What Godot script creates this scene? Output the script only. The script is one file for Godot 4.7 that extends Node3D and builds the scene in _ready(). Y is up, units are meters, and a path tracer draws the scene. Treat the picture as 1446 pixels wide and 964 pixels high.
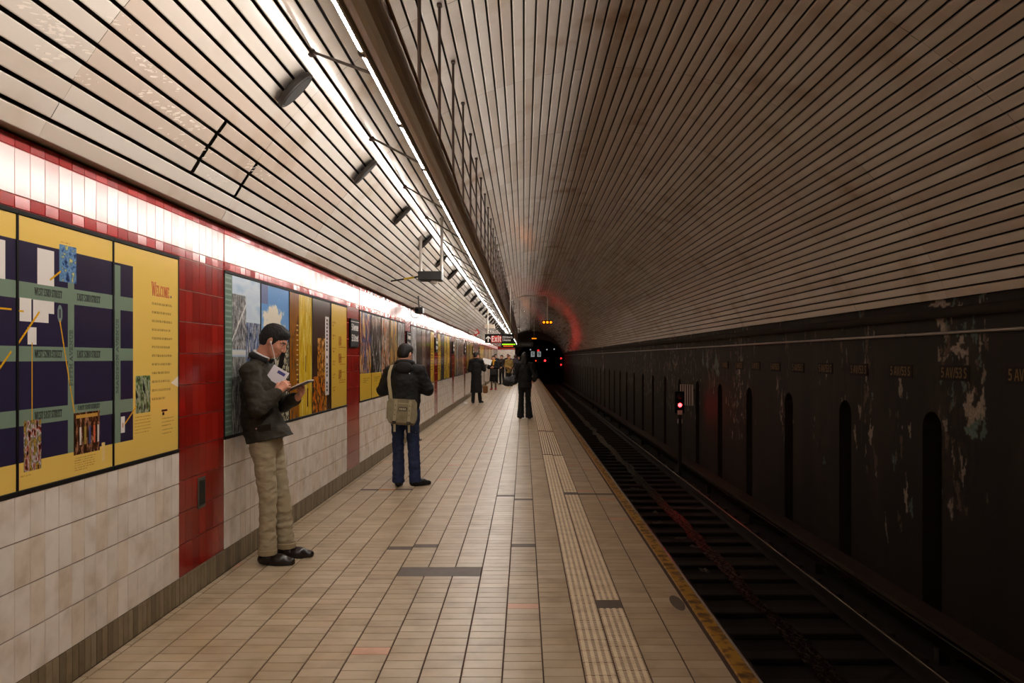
extends Node3D

# ---------------------------------------------------------------- geometry helpers
class Geo:
	var v := PackedVector3Array()
	var n := PackedVector3Array()
	var u := PackedVector2Array()
	var c := PackedColorArray()
	var i := PackedInt32Array()
	var col := Color(1, 1, 1)

	func tri(a: Vector3, b: Vector3, d: Vector3, na: Vector3, nb: Vector3, nd: Vector3, ua := Vector2.ZERO, ub := Vector2.ZERO, ud := Vector2.ZERO) -> void:
		var k := v.size()
		v.append(a); v.append(b); v.append(d)
		n.append(na); n.append(nb); n.append(nd)
		u.append(ua); u.append(ub); u.append(ud)
		c.append(col); c.append(col); c.append(col)
		i.append(k)
		if (b - a).cross(d - a).dot(na + nb + nd) > 0.0:
			i.append(k + 2); i.append(k + 1)
		else:
			i.append(k + 1); i.append(k + 2)

	func quad(a: Vector3, b: Vector3, d: Vector3, e: Vector3, nn: Vector3, ua := Vector2(0, 1), ub := Vector2(1, 1), ud := Vector2(1, 0), ue := Vector2(0, 0)) -> void:
		var k := v.size()
		v.append(a); v.append(b); v.append(d); v.append(e)
		for j in 4:
			n.append(nn)
			c.append(col)
		u.append(ua); u.append(ub); u.append(ud); u.append(ue)
		if (b - a).cross(d - a).dot(nn) > 0.0:
			i.append(k); i.append(k + 2); i.append(k + 1); i.append(k); i.append(k + 3); i.append(k + 2)
		else:
			i.append(k); i.append(k + 1); i.append(k + 2); i.append(k); i.append(k + 2); i.append(k + 3)

	func quadn(a: Vector3, b: Vector3, d: Vector3, e: Vector3, na: Vector3, nb: Vector3, nd: Vector3, ne: Vector3) -> void:
		tri(a, b, d, na, nb, nd)
		tri(a, d, e, na, nd, ne)

	func flat(a: Vector3, b: Vector3, d: Vector3, e: Vector3, away: Vector3) -> void:
		var g := (b - a).cross(d - a)
		if g.length() < 1e-12:
			g = (d - a).cross(e - a)
		g = g.normalized()
		if g.dot((a + b + d + e) * 0.25 - away) < 0.0:
			g = -g
		quad(a, b, d, e, g)

	# a box with chamfered edges (bevel 0: plain)
	func box(at: Vector3, size: Vector3, bevel := 0.0, turn := Basis()) -> void:
		var h := size * 0.5
		var q := Vector3(maxf(h.x - bevel, 0.0), maxf(h.y - bevel, 0.0), maxf(h.z - bevel, 0.0))
		for ax in 3:
			for s: float in [-1.0, 1.0]:
				var b1 := (ax + 1) % 3
				var b2 := (ax + 2) % 3
				var p: Array[Vector3] = []
				for m: Vector2 in [Vector2(-1, -1), Vector2(1, -1), Vector2(1, 1), Vector2(-1, 1)]:
					var w := Vector3.ZERO
					w[ax] = s * h[ax]
					w[b1] = m.x * q[b1]
					w[b2] = m.y * q[b2]
					p.append(at + turn * w)
				var nn := Vector3.ZERO
				nn[ax] = s
				quad(p[0], p[1], p[2], p[3], turn * nn)
		if bevel <= 0.0:
			return
		for ax in 3:
			var b1 := (ax + 1) % 3
			var b2 := (ax + 2) % 3
			for s1: float in [-1.0, 1.0]:
				for s2: float in [-1.0, 1.0]:
					var p: Array[Vector3] = []
					for m: Vector2 in [Vector2(-1, 0), Vector2(1, 0), Vector2(1, 1), Vector2(-1, 1)]:
						var w := Vector3.ZERO
						w[ax] = m.x * q[ax]
						w[b1] = s1 * (h[b1] if m.y < 0.5 else q[b1])
						w[b2] = s2 * (q[b2] if m.y < 0.5 else h[b2])
						p.append(at + turn * w)
					var nn := Vector3.ZERO
					nn[b1] = s1
					nn[b2] = s2
					quad(p[0], p[1], p[2], p[3], turn * nn.normalized())
		for sx: float in [-1.0, 1.0]:
			for sy: float in [-1.0, 1.0]:
				for sz: float in [-1.0, 1.0]:
					var nn := turn * Vector3(sx, sy, sz).normalized()
					tri(at + turn * Vector3(sx * h.x, sy * q.y, sz * q.z), at + turn * Vector3(sx * q.x, sy * h.y, sz * q.z), at + turn * Vector3(sx * q.x, sy * q.y, sz * h.z), nn, nn, nn)

	# a tile: raised face with chamfered rim; su, sv are half extents along a, b, nn the outward normal
	func tile(at: Vector3, a: Vector3, b: Vector3, nn: Vector3, su: float, sv: float, rise: float, bev: float) -> void:
		var t := at + nn * rise
		var p: Array[Vector3] = []
		var o: Array[Vector3] = []
		for m: Vector2 in [Vector2(-1, -1), Vector2(1, -1), Vector2(1, 1), Vector2(-1, 1)]:
			p.append(t + a * (m.x * (su - bev)) + b * (m.y * (sv - bev)))
			o.append(at + a * (m.x * su) + b * (m.y * sv))
		quad(p[0], p[1], p[2], p[3], nn)
		for k in 4:
			flat(p[k], p[(k + 1) % 4], o[(k + 1) % 4], o[k], at - nn)

	func tube(pts: Array, r: float, sides := 10, caps := true, r2 := -1.0) -> void:
		var up := Vector3.UP
		var first: Vector3 = pts[1] - pts[0]
		if absf(first.normalized().y) > 0.9:
			up = Vector3.RIGHT
		var rings := []
		var side := first.cross(up).normalized()
		for k in pts.size():
			var tan: Vector3 = (pts[mini(k + 1, pts.size() - 1)] - pts[maxi(k - 1, 0)])
			tan = tan.normalized()
			side = (side - tan * side.dot(tan)).normalized()
			var oth := tan.cross(side)
			var rr := r if r2 < 0.0 else lerpf(r, r2, float(k) / (pts.size() - 1))
			var ring := []
			for s in sides:
				var an := TAU * s / sides
				var dir := side * cos(an) + oth * sin(an)
				ring.append([pts[k] + dir * rr, dir])
			rings.append(ring)
		for k in pts.size() - 1:
			for s in sides:
				var a: Array = rings[k][s]
				var b: Array = rings[k][(s + 1) % sides]
				var d: Array = rings[k + 1][(s + 1) % sides]
				var e: Array = rings[k + 1][s]
				quadn(a[0], b[0], d[0], e[0], a[1], b[1], d[1], e[1])
		if caps:
			for k in [0, pts.size() - 1]:
				var nn: Vector3 = (pts[0] - pts[1]).normalized() if k == 0 else (pts[k] - pts[k - 1]).normalized()
				for s in sides:
					tri(pts[k], rings[k][s][0], rings[k][(s + 1) % sides][0], nn, nn, nn)

	# profile: points (radius, height); turned about the y axis of xf
	func lathe(prof: Array, sides: int, xf: Transform3D, smooth := true) -> void:
		for k in prof.size() - 1:
			var p: Vector2 = prof[k]
			var q: Vector2 = prof[k + 1]
			var dn := Vector2(q.y - p.y, p.x - q.x).normalized()
			for s in sides:
				var a0 := TAU * s / sides
				var a1 := TAU * (s + 1) / sides
				var d0 := Vector3(cos(a0), 0, sin(a0))
				var d1 := Vector3(cos(a1), 0, sin(a1))
				var n0 := xf.basis * (d0 * dn.x + Vector3(0, dn.y, 0))
				var n1 := xf.basis * (d1 * dn.x + Vector3(0, dn.y, 0))
				var A := xf * (d0 * p.x + Vector3(0, p.y, 0))
				var B := xf * (d1 * p.x + Vector3(0, p.y, 0))
				var D := xf * (d1 * q.x + Vector3(0, q.y, 0))
				var E := xf * (d0 * q.x + Vector3(0, q.y, 0))
				if p.x > 1e-6:
					tri(A, B, D, n0, n1, n1)
				if q.x > 1e-6:
					tri(A, D, E, n0, n1, n0)

	# polygon in the xy plane of xf, drawn out from z0 to z1
	func prism(poly: PackedVector2Array, z0: float, z1: float, xf := Transform3D()) -> void:
		var ids := Geometry2D.triangulate_polygon(poly)
		for k in range(0, ids.size(), 3):
			for z: float in [z0, z1]:
				var nn := xf.basis * Vector3(0, 0, 1.0 if z == maxf(z0, z1) else -1.0)
				var a := poly[ids[k]]; var b := poly[ids[k + 1]]; var d := poly[ids[k + 2]]
				tri(xf * Vector3(a.x, a.y, z), xf * Vector3(b.x, b.y, z), xf * Vector3(d.x, d.y, z), nn, nn, nn)
		var area := 0.0
		for k in poly.size():
			var a := poly[k]; var b := poly[(k + 1) % poly.size()]
			area += a.x * b.y - b.x * a.y
		var sg := 1.0 if area > 0.0 else -1.0
		for k in poly.size():
			var a := poly[k]; var b := poly[(k + 1) % poly.size()]
			var e := (b - a).normalized()
			var nn := xf.basis * (Vector3(e.y, -e.x, 0) * sg)
			quad(xf * Vector3(a.x, a.y, z0), xf * Vector3(b.x, b.y, z0), xf * Vector3(b.x, b.y, z1), xf * Vector3(a.x, a.y, z1), nn)

	func ball(at: Vector3, r: Vector3, turn := Basis(), rows := 8, sides := 12) -> void:
		for a in rows:
			for s in sides:
				var p := []
				for m: Array in [[a, s], [a, s + 1], [a + 1, s + 1], [a + 1, s]]:
					var th: float = PI * m[0] / rows
					var ph: float = TAU * m[1] / sides
					var d := Vector3(sin(th) * cos(ph), cos(th), sin(th) * sin(ph))
					p.append([at + turn * (d * r), (turn * (d / r)).normalized()])
				if a > 0:
					tri(p[0][0], p[1][0], p[2][0], p[0][1], p[1][1], p[2][1])
				if a < rows - 1:
					tri(p[0][0], p[2][0], p[3][0], p[0][1], p[2][1], p[3][1])

	func mesh() -> ArrayMesh:
		var a := []
		a.resize(Mesh.ARRAY_MAX)
		a[Mesh.ARRAY_VERTEX] = v
		a[Mesh.ARRAY_NORMAL] = n
		a[Mesh.ARRAY_TEX_UV] = u
		a[Mesh.ARRAY_COLOR] = c
		a[Mesh.ARRAY_INDEX] = i
		var m := ArrayMesh.new()
		m.add_surface_from_arrays(Mesh.PRIMITIVE_TRIANGLES, a)
		return m


# ---------------------------------------------------------------- distance fields for bodies and clothes
class Field:
	var o: Vector3
	var s: float
	var nx: int
	var ny: int
	var nz: int
	var v := PackedFloat32Array()

	func _init(lo: Vector3, hi: Vector3, cell: float) -> void:
		o = lo
		s = cell
		nx = int(ceil((hi.x - lo.x) / cell)) + 1
		ny = int(ceil((hi.y - lo.y) / cell)) + 1
		nz = int(ceil((hi.z - lo.z) / cell)) + 1
		v.resize(nx * ny * nz)
		v.fill(1.0)

	# tapered capsule from a to b, widened by sx, sz across
	func cap(a: Vector3, b: Vector3, ra: float, rb: float, k := 0.03, sx := 1.0, sz := 1.0) -> void:
		var pad := maxf(ra, rb) * maxf(maxf(sx, sz), 1.0) + k + 2.0 * s
		var x0 := maxi(0, int((minf(a.x, b.x) - pad - o.x) / s)); var x1 := mini(nx - 1, int((maxf(a.x, b.x) + pad - o.x) / s) + 1)
		var y0 := maxi(0, int((minf(a.y, b.y) - pad - o.y) / s)); var y1 := mini(ny - 1, int((maxf(a.y, b.y) + pad - o.y) / s) + 1)
		var z0 := maxi(0, int((minf(a.z, b.z) - pad - o.z) / s)); var z1 := mini(nz - 1, int((maxf(a.z, b.z) + pad - o.z) / s) + 1)
		var ab := b - a
		var inv := 1.0 / maxf(ab.length_squared(), 1e-9)
		var dr := rb - ra
		var shrink := minf(minf(sx, sz), 1.0)
		var ix := 1.0 / sx
		var iz := 1.0 / sz
		for z in range(z0, z1 + 1):
			for y in range(y0, y1 + 1):
				var at := (z * ny + y) * nx
				for x in range(x0, x1 + 1):
					var p := Vector3(o.x + x * s, o.y + y * s, o.z + z * s) - a
					var t := clampf(p.dot(ab) * inv, 0.0, 1.0)
					p -= ab * t
					p.x *= ix
					p.z *= iz
					var d := (p.length() - ra - dr * t) * shrink
					var w := v[at + x]
					var h := k - absf(d - w)
					if h > 0.0:
						v[at + x] = minf(d, w) - h * h / (4.0 * k)
					elif d < w:
						v[at + x] = d

	func ell(at: Vector3, r: Vector3, turn := Basis(), k := 0.02, carve := false) -> void:
		var m := maxf(r.x, maxf(r.y, r.z)) + k + 2.0 * s
		var x0 := maxi(0, int((at.x - m - o.x) / s)); var x1 := mini(nx - 1, int((at.x + m - o.x) / s) + 1)
		var y0 := maxi(0, int((at.y - m - o.y) / s)); var y1 := mini(ny - 1, int((at.y + m - o.y) / s) + 1)
		var z0 := maxi(0, int((at.z - m - o.z) / s)); var z1 := mini(nz - 1, int((at.z + m - o.z) / s) + 1)
		var inv := turn.transposed()
		var ir := Vector3(1.0 / r.x, 1.0 / r.y, 1.0 / r.z)
		for z in range(z0, z1 + 1):
			for y in range(y0, y1 + 1):
				var base := (z * ny + y) * nx
				for x in range(x0, x1 + 1):
					var p := inv * (Vector3(o.x + x * s, o.y + y * s, o.z + z * s) - at)
					var q := p * ir
					var l := q.length()
					var g := (q * ir).length()
					var d := l * (l - 1.0) / maxf(g, 1e-4) if l > 1e-4 else -minf(r.x, minf(r.y, r.z))
					var w := v[base + x]
					if carve:
						var e := -d
						var h := k - absf(e - w)
						v[base + x] = maxf(e, w) + (h * h / (4.0 * k) if h > 0.0 else 0.0)
					else:
						var h := k - absf(d - w)
						v[base + x] = minf(d, w) - (h * h / (4.0 * k) if h > 0.0 else 0.0)

	# keep only the side that nn points away from
	func cut(at: Vector3, nn: Vector3) -> void:
		for z in nz:
			for y in ny:
				var base := (z * ny + y) * nx
				for x in nx:
					var d := (Vector3(o.x + x * s, o.y + y * s, o.z + z * s) - at).dot(nn)
					if d > v[base + x]:
						v[base + x] = d

	func bump(noise: FastNoiseLite, amp: float, stretch := Vector3.ONE) -> void:
		var near := 2.5 * s + amp
		for z in nz:
			for y in ny:
				var base := (z * ny + y) * nx
				for x in nx:
					if absf(v[base + x]) < near:
						v[base + x] += amp * noise.get_noise_3d((o.x + x * s) * stretch.x, (o.y + y * s) * stretch.y, (o.z + z * s) * stretch.z)

	# surface nets
	func into(g: Geo) -> void:
		var id := PackedInt32Array()
		id.resize(nx * ny * nz)
		id.fill(-1)
		var sy := nx
		var sz := nx * ny
		var off := [0, 1, sy, sy + 1, sz, sz + 1, sz + sy, sz + sy + 1]
		var lim := s * 2.0
		for z in nz - 1:
			for y in ny - 1:
				for x in nx - 1:
					var at := (z * ny + y) * nx + x
					if absf(v[at]) > lim:
						continue
					var a0 := v[at]; var a1 := v[at + 1]; var a2 := v[at + sy]; var a3 := v[at + sy + 1]
					var a4 := v[at + sz]; var a5 := v[at + sz + 1]; var a6 := v[at + sz + sy]; var a7 := v[at + sz + sy + 1]
					var neg := int(a0 < 0) + int(a1 < 0) + int(a2 < 0) + int(a3 < 0) + int(a4 < 0) + int(a5 < 0) + int(a6 < 0) + int(a7 < 0)
					if neg == 0 or neg == 8:
						continue
					var w := [a0, a1, a2, a3, a4, a5, a6, a7]
					var sum := Vector3.ZERO
					var cnt := 0
					for e: Vector2i in [Vector2i(0, 1), Vector2i(2, 3), Vector2i(4, 5), Vector2i(6, 7), Vector2i(0, 2), Vector2i(1, 3), Vector2i(4, 6), Vector2i(5, 7), Vector2i(0, 4), Vector2i(1, 5), Vector2i(2, 6), Vector2i(3, 7)]:
						var p: float = w[e.x]
						var q: float = w[e.y]
						if (p < 0.0) != (q < 0.0):
							var t := p / (p - q)
							var A := Vector3(e.x & 1, (e.x >> 1) & 1, (e.x >> 2) & 1)
							var B := Vector3(e.y & 1, (e.y >> 1) & 1, (e.y >> 2) & 1)
							sum += A.lerp(B, t)
							cnt += 1
					var pos := o + (Vector3(x, y, z) + sum / cnt) * s
					var nn := Vector3(a1 + a3 + a5 + a7 - a0 - a2 - a4 - a6, a2 + a3 + a6 + a7 - a0 - a1 - a4 - a5, a4 + a5 + a6 + a7 - a0 - a1 - a2 - a3).normalized()
					id[at] = g.v.size()
					g.v.append(pos)
					g.n.append(nn)
					g.u.append(Vector2(pos.x, pos.y))
					g.c.append(g.col)
		for z in range(1, nz - 1):
			for y in range(1, ny - 1):
				for x in range(1, nx - 1):
					var at := (z * ny + y) * nx + x
					if id[at] < 0 and absf(v[at]) > lim:
						continue
					var inside := v[at] < 0.0
					for ax in 3:
						var d1 := 1 if ax == 0 else (sy if ax == 1 else sz)
						if inside == (v[at + d1] < 0.0):
							continue
						var d2 := sy if ax == 0 else (sz if ax == 1 else 1)
						var d3 := sz if ax == 0 else (1 if ax == 1 else sy)
						var q0 := id[at]; var q1 := id[at - d2]; var q2 := id[at - d2 - d3]; var q3 := id[at - d3]
						if q0 < 0 or q1 < 0 or q2 < 0 or q3 < 0:
							continue
						if inside:
							g.i.append(q0); g.i.append(q2); g.i.append(q1); g.i.append(q0); g.i.append(q3); g.i.append(q2)
						else:
							g.i.append(q0); g.i.append(q1); g.i.append(q2); g.i.append(q0); g.i.append(q2); g.i.append(q3)


# ---------------------------------------------------------------- naming and materials
var taken := {}
var rng := RandomNumberGenerator.new()
var M := {}


func numbered(called: String) -> String:
	var k: int = taken.get(called, 0)
	taken[called] = k + 1
	return called if k == 0 else "%s_%03d" % [called, k]


func put(g: Geo, called: String, m: Material, parent: Node3D = null) -> MeshInstance3D:
	var o := MeshInstance3D.new()
	o.mesh = g.mesh()
	o.material_override = m
	if parent:
		o.name = called
		parent.add_child(o, true)
	else:
		o.name = numbered(called)
		add_child(o, true)
	return o


func inst(mesh: Mesh, called: String, m: Material, parent: Node3D, xf: Transform3D) -> MeshInstance3D:
	var o := MeshInstance3D.new()
	o.mesh = mesh
	o.material_override = m
	o.name = called
	o.transform = xf
	parent.add_child(o, true)
	return o


func thing(called: String, label: String, category: String, at := Vector3.ZERO, turn := 0.0, group := "") -> Node3D:
	var o := Node3D.new()
	o.name = numbered(called)
	add_child(o, true)
	o.position = at
	o.rotation.y = turn
	tag(o, label, category, group)
	return o


func tag(o: Node, label: String, category: String, group := "") -> void:
	o.set_meta("label", label)
	o.set_meta("category", category)
	if group:
		o.set_meta("group", group)


func setting(called: String, label := "") -> Node3D:
	var o := Node3D.new()
	o.name = called
	o.set_meta("kind", "structure")
	if label:
		o.set_meta("label", label)
	add_child(o, true)
	return o


func stuff(o: Node) -> Node:
	o.set_meta("kind", "stuff")
	return o


func mat(r: int, g: int, b: int, rough := 0.7, metal := 0.0, tinted := false) -> StandardMaterial3D:
	var m := StandardMaterial3D.new()
	m.albedo_color = Color8(r, g, b)
	m.roughness = rough
	m.metallic = metal
	m.vertex_color_use_as_albedo = tinted
	return m


func glow(c: Color, energy: float) -> StandardMaterial3D:
	var m := StandardMaterial3D.new()
	m.albedo_color = c
	m.roughness = 0.4
	m.emission_enabled = true
	m.emission = c
	m.emission_energy_multiplier = energy
	return m


func noise(seed_: int, freq: float, octaves := 4, kind := FastNoiseLite.TYPE_SIMPLEX_SMOOTH) -> FastNoiseLite:
	var n := FastNoiseLite.new()
	n.seed = seed_
	n.frequency = freq
	n.fractal_octaves = octaves
	n.noise_type = kind
	return n


func ramp(stops: Array) -> Gradient:
	var g := Gradient.new()
	var off := PackedFloat32Array()
	var cs := PackedColorArray()
	for s: Array in stops:
		off.append(s[0])
		cs.append(s[1])
	g.offsets = off
	g.colors = cs
	return g


func noise_tex(n: FastNoiseLite, stops: Array, side := 512) -> NoiseTexture2D:
	var t := NoiseTexture2D.new()
	t.width = side
	t.height = side
	t.seamless = true
	t.noise = n
	t.color_ramp = ramp(stops)
	return t


func normal_tex(n: FastNoiseLite, strength: float, side := 512) -> NoiseTexture2D:
	var t := NoiseTexture2D.new()
	t.width = side
	t.height = side
	t.seamless = true
	t.noise = n
	t.as_normal_map = true
	t.bump_strength = strength
	return t


func world_tex(m: StandardMaterial3D, t: Texture2D, scale: Vector3) -> StandardMaterial3D:
	m.albedo_texture = t
	m.uv1_triplanar = true
	m.uv1_world_triplanar = true
	m.uv1_scale = scale
	return m


func img_mat(im: Image, rough: float) -> StandardMaterial3D:
	var m := StandardMaterial3D.new()
	m.albedo_texture = ImageTexture.create_from_image(im)
	m.roughness = rough
	m.texture_repeat = false
	return m


func words(text: String, height: float, m: Material, parent: Node3D, xf: Transform3D, fit := 0.0, serif := true, called := "lettering", weight := 400) -> MeshInstance3D:
	var t := TextMesh.new()
	var f := SystemFont.new()
	f.font_names = PackedStringArray(["Droid Serif" if serif else "Droid Sans"])
	f.font_weight = weight
	t.font = f
	t.text = text
	t.font_size = 32
	t.pixel_size = height / 23.0
	t.depth = 0.0012
	t.curve_step = 3.0
	var o := MeshInstance3D.new()
	o.mesh = t
	o.material_override = m
	o.name = called
	parent.add_child(o, true)
	var w: float = t.get_aabb().size.x
	var sc := fit / w if fit > 0.0 and w > 0.0 else 1.0
	o.transform = xf * Transform3D(Basis().scaled(Vector3(sc, 1, 1)), Vector3.ZERO)
	return o

# ---------------------------------------------------------------- the place (metres; platform top y = 0, the line runs along -z)
const EYE := 1.56
const WALL := -2.18          # face of the tiled wall
const CX := 0.882            # vault axis
const CY := 0.962
const CR := 3.357
const PH0 := -1.0936         # first slat joint
const DPH := 0.02856
const SLATS := 81
const ENDZ := -78.0
const BACKZ := 9.0


func _ready() -> void:
	rng.seed = 7
	# camera
	var cam := Camera3D.new()
	cam.name = "camera"
	add_child(cam)
	cam.position = Vector3(0, EYE, 0)
	cam.projection = Camera3D.PROJECTION_FRUSTUM
	cam.near = 0.05
	cam.far = 300.0
	cam.size = 0.05 * 964.0 / 1060.0
	cam.frustum_offset = Vector2(-17.0, 23.0) / 1060.0 * 0.05
	cam.current = true
	# air: underground, no sky light
	var env := Environment.new()
	env.background_mode = Environment.BG_COLOR
	env.background_color = Color(0, 0, 0)
	env.tonemap_mode = Environment.TONE_MAPPER_LINEAR
	env.tonemap_exposure = 0.88
	env.sdfgi_enabled = true
	env.ssao_enabled = true
	env.ssil_enabled = true
	var we := WorldEnvironment.new()
	we.name = "environment"
	we.environment = env
	add_child(we)
	# lights: the continuous row of tubes under the trough (built with the trough below)
	tube_glow = 66.0
	tube_light = 0.4
	tube_color = Color(1.0, 0.975, 0.945)

	materials()
	build_ceiling()
	build_wall_left()
	build_floor()
	build_track_side()
	build_ends()
	build_lamps()
	build_panels()
	build_fittings()
	build_signals()
	build_people()


var tube_glow := 60.0
var tube_light := 0.3
var tube_color := Color.WHITE


func tones(list: Array, rough: float, tex: Texture2D, scale: float, spec := 0.5) -> Dictionary:
	var out := {"mats": [], "cols": [], "stuff": null}
	for c: Color in list:
		var m := StandardMaterial3D.new()
		m.albedo_color = c
		m.roughness = rough
		m.metallic_specular = spec
		if tex:
			world_tex(m, tex, Vector3.ONE * scale)
		out.mats.append(m)
		out.cols.append(c.srgb_to_linear())
	var st := StandardMaterial3D.new()
	st.roughness = rough
	st.metallic_specular = spec
	st.vertex_color_use_as_albedo = true
	if tex:
		world_tex(st, tex, Vector3.ONE * scale)
	out.stuff = st
	return out


func materials() -> void:
	var soil := noise_tex(noise(3, 0.012, 5), [[0.0, Color(0.8, 0.74, 0.67)], [0.22, Color(0.93, 0.9, 0.87)], [0.36, Color(1, 1, 1)], [1.0, Color(1, 1, 1)]])
	var scuff := noise_tex(noise(11, 0.014, 6), [[0.0, Color(0.87, 0.84, 0.8)], [0.4, Color(0.965, 0.955, 0.945)], [0.65, Color(1, 1, 1)], [1.0, Color(0.98, 0.97, 0.96)]])
	M.white = tones([Color8(226, 216, 206), Color8(221, 210, 198), Color8(230, 219, 210), Color8(222, 207, 192)], 0.2, scuff, 0.55)
	M.red = tones([Color8(142, 28, 19), Color8(134, 24, 16), Color8(150, 32, 23), Color8(128, 22, 14)], 0.15, null, 1.0)
	M.glare_red_band = tones([Color8(236, 206, 204), Color8(232, 197, 195), Color8(239, 214, 211), Color8(226, 184, 182)], 0.22, null, 1.0)  # red glazed tiles, coloured pale with the highlight of the tube row painted in
	M.trim_red = tones([Color8(178, 38, 36), Color8(166, 32, 30), Color8(190, 48, 46), Color8(158, 28, 25)], 0.16, null, 1.0)
	M.base = tones([Color8(128, 112, 86), Color8(117, 101, 76), Color8(136, 120, 94), Color8(106, 90, 68)], 0.45, scuff, 1.4)
	M.tile = tones([Color8(184, 165, 138), Color8(177, 158, 131), Color8(190, 172, 146), Color8(174, 153, 124), Color8(182, 161, 132)], 0.34, scuff, 0.45)
	M.slate = world_tex(mat(92, 78, 68, 0.55), scuff, Vector3.ONE * 1.3)
	M.ochre = mat(178, 120, 62, 0.5)
	M.rose = world_tex(mat(206, 160, 134, 0.45), scuff, Vector3.ONE * 0.5)
	M.tact_base = world_tex(mat(138, 106, 82, 0.6), scuff, Vector3.ONE * 0.8)
	M.tact_bar = world_tex(mat(238, 220, 190, 0.5), scuff, Vector3.ONE * 0.8)
	M.grout = mat(70, 50, 38, 0.9)
	M.grout_wall = mat(112, 86, 68, 0.9)
	M.grout_red = mat(196, 160, 148, 0.7)
	M.grout_band = mat(196, 96, 92, 0.8)
	M.slat = tones([Color8(214, 203, 192), Color8(209, 197, 186), Color8(218, 208, 198), Color8(204, 190, 177), Color8(203, 185, 171)], 0.14, soil, 0.16)
	var wob := normal_tex(noise(21, 0.008, 2), 2.2)
	for m: StandardMaterial3D in M.slat.mats + [M.slat.stuff]:
		m.normal_enabled = true
		m.normal_texture = wob
		m.normal_scale = 0.32
	M.cavity = mat(40, 33, 28, 0.95)
	M.tunnel = mat(88, 80, 72, 0.95)
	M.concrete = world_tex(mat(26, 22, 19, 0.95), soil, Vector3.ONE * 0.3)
	M.trim = mat(148, 128, 106, 0.5)
	M.black = mat(16, 14, 14, 0.55)
	M.black.metallic_specular = 0.25
	M.dark_metal = mat(52, 44, 38, 0.45, 0.4)
	M.trough = mat(150, 137, 120, 0.36, 0.15)
	M.white_metal = mat(214, 206, 196, 0.3)
	M.grey_pipe = mat(160, 152, 144, 0.35, 0.5)
	M.rod = mat(62, 46, 38, 0.5, 0.3)
	M.steel = mat(170, 158, 148, 0.2, 1.0)
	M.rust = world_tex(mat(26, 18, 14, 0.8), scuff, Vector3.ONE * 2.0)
	M.yellow = world_tex(mat(160, 116, 20, 0.6), noise_tex(noise(31, 0.02, 5), [[0.0, Color(0.35, 0.3, 0.2)], [0.38, Color(0.72, 0.66, 0.5)], [0.55, Color(1, 1, 1)], [1.0, Color(1, 1, 0.9)]]), Vector3.ONE * 0.9)
	M.print_black = mat(24, 22, 26, 0.5)
	M.print_white = mat(228, 224, 218, 0.5)


# lay one tile: a part of its own while near, else joined to the field g
var laid := {}
var tile_meshes := {}


func lay(parent: Node3D, called: String, near: bool, b: Basis, at: Vector3, su: float, sv: float, rise: float, bev: float, kind: Dictionary, g: Geo, tilt := 0.0, most := 300, key := "") -> void:
	var k := rng.randi() % int(kind.mats.size())
	var bb := b
	if tilt > 0.0:
		bb = b * Basis.from_euler(Vector3(rng.randfn(0.0, tilt), rng.randfn(0.0, tilt), 0))
	key = key if key else called
	var cnt: int = laid.get(key, 0)
	if near and cnt < most:
		laid[key] = cnt + 1
		var mk := "%.4f %.4f %.4f %.4f" % [su, sv, rise, bev]
		if not tile_meshes.has(mk):
			var t := Geo.new()
			t.tile(Vector3.ZERO, Vector3.RIGHT, Vector3.UP, Vector3.BACK, su, sv, rise, bev)
			tile_meshes[mk] = t.mesh()
		inst(tile_meshes[mk], called, kind.mats[k], parent, Transform3D(bb, at))
	else:
		g.col = kind.cols[k]
		g.tile(at, bb.x, bb.y, bb.z, su, sv, rise, bev)


func on_vault(phi: float, r: float, z: float) -> Vector3:
	return Vector3(CX + r * sin(phi), CY + r * cos(phi), z)


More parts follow.
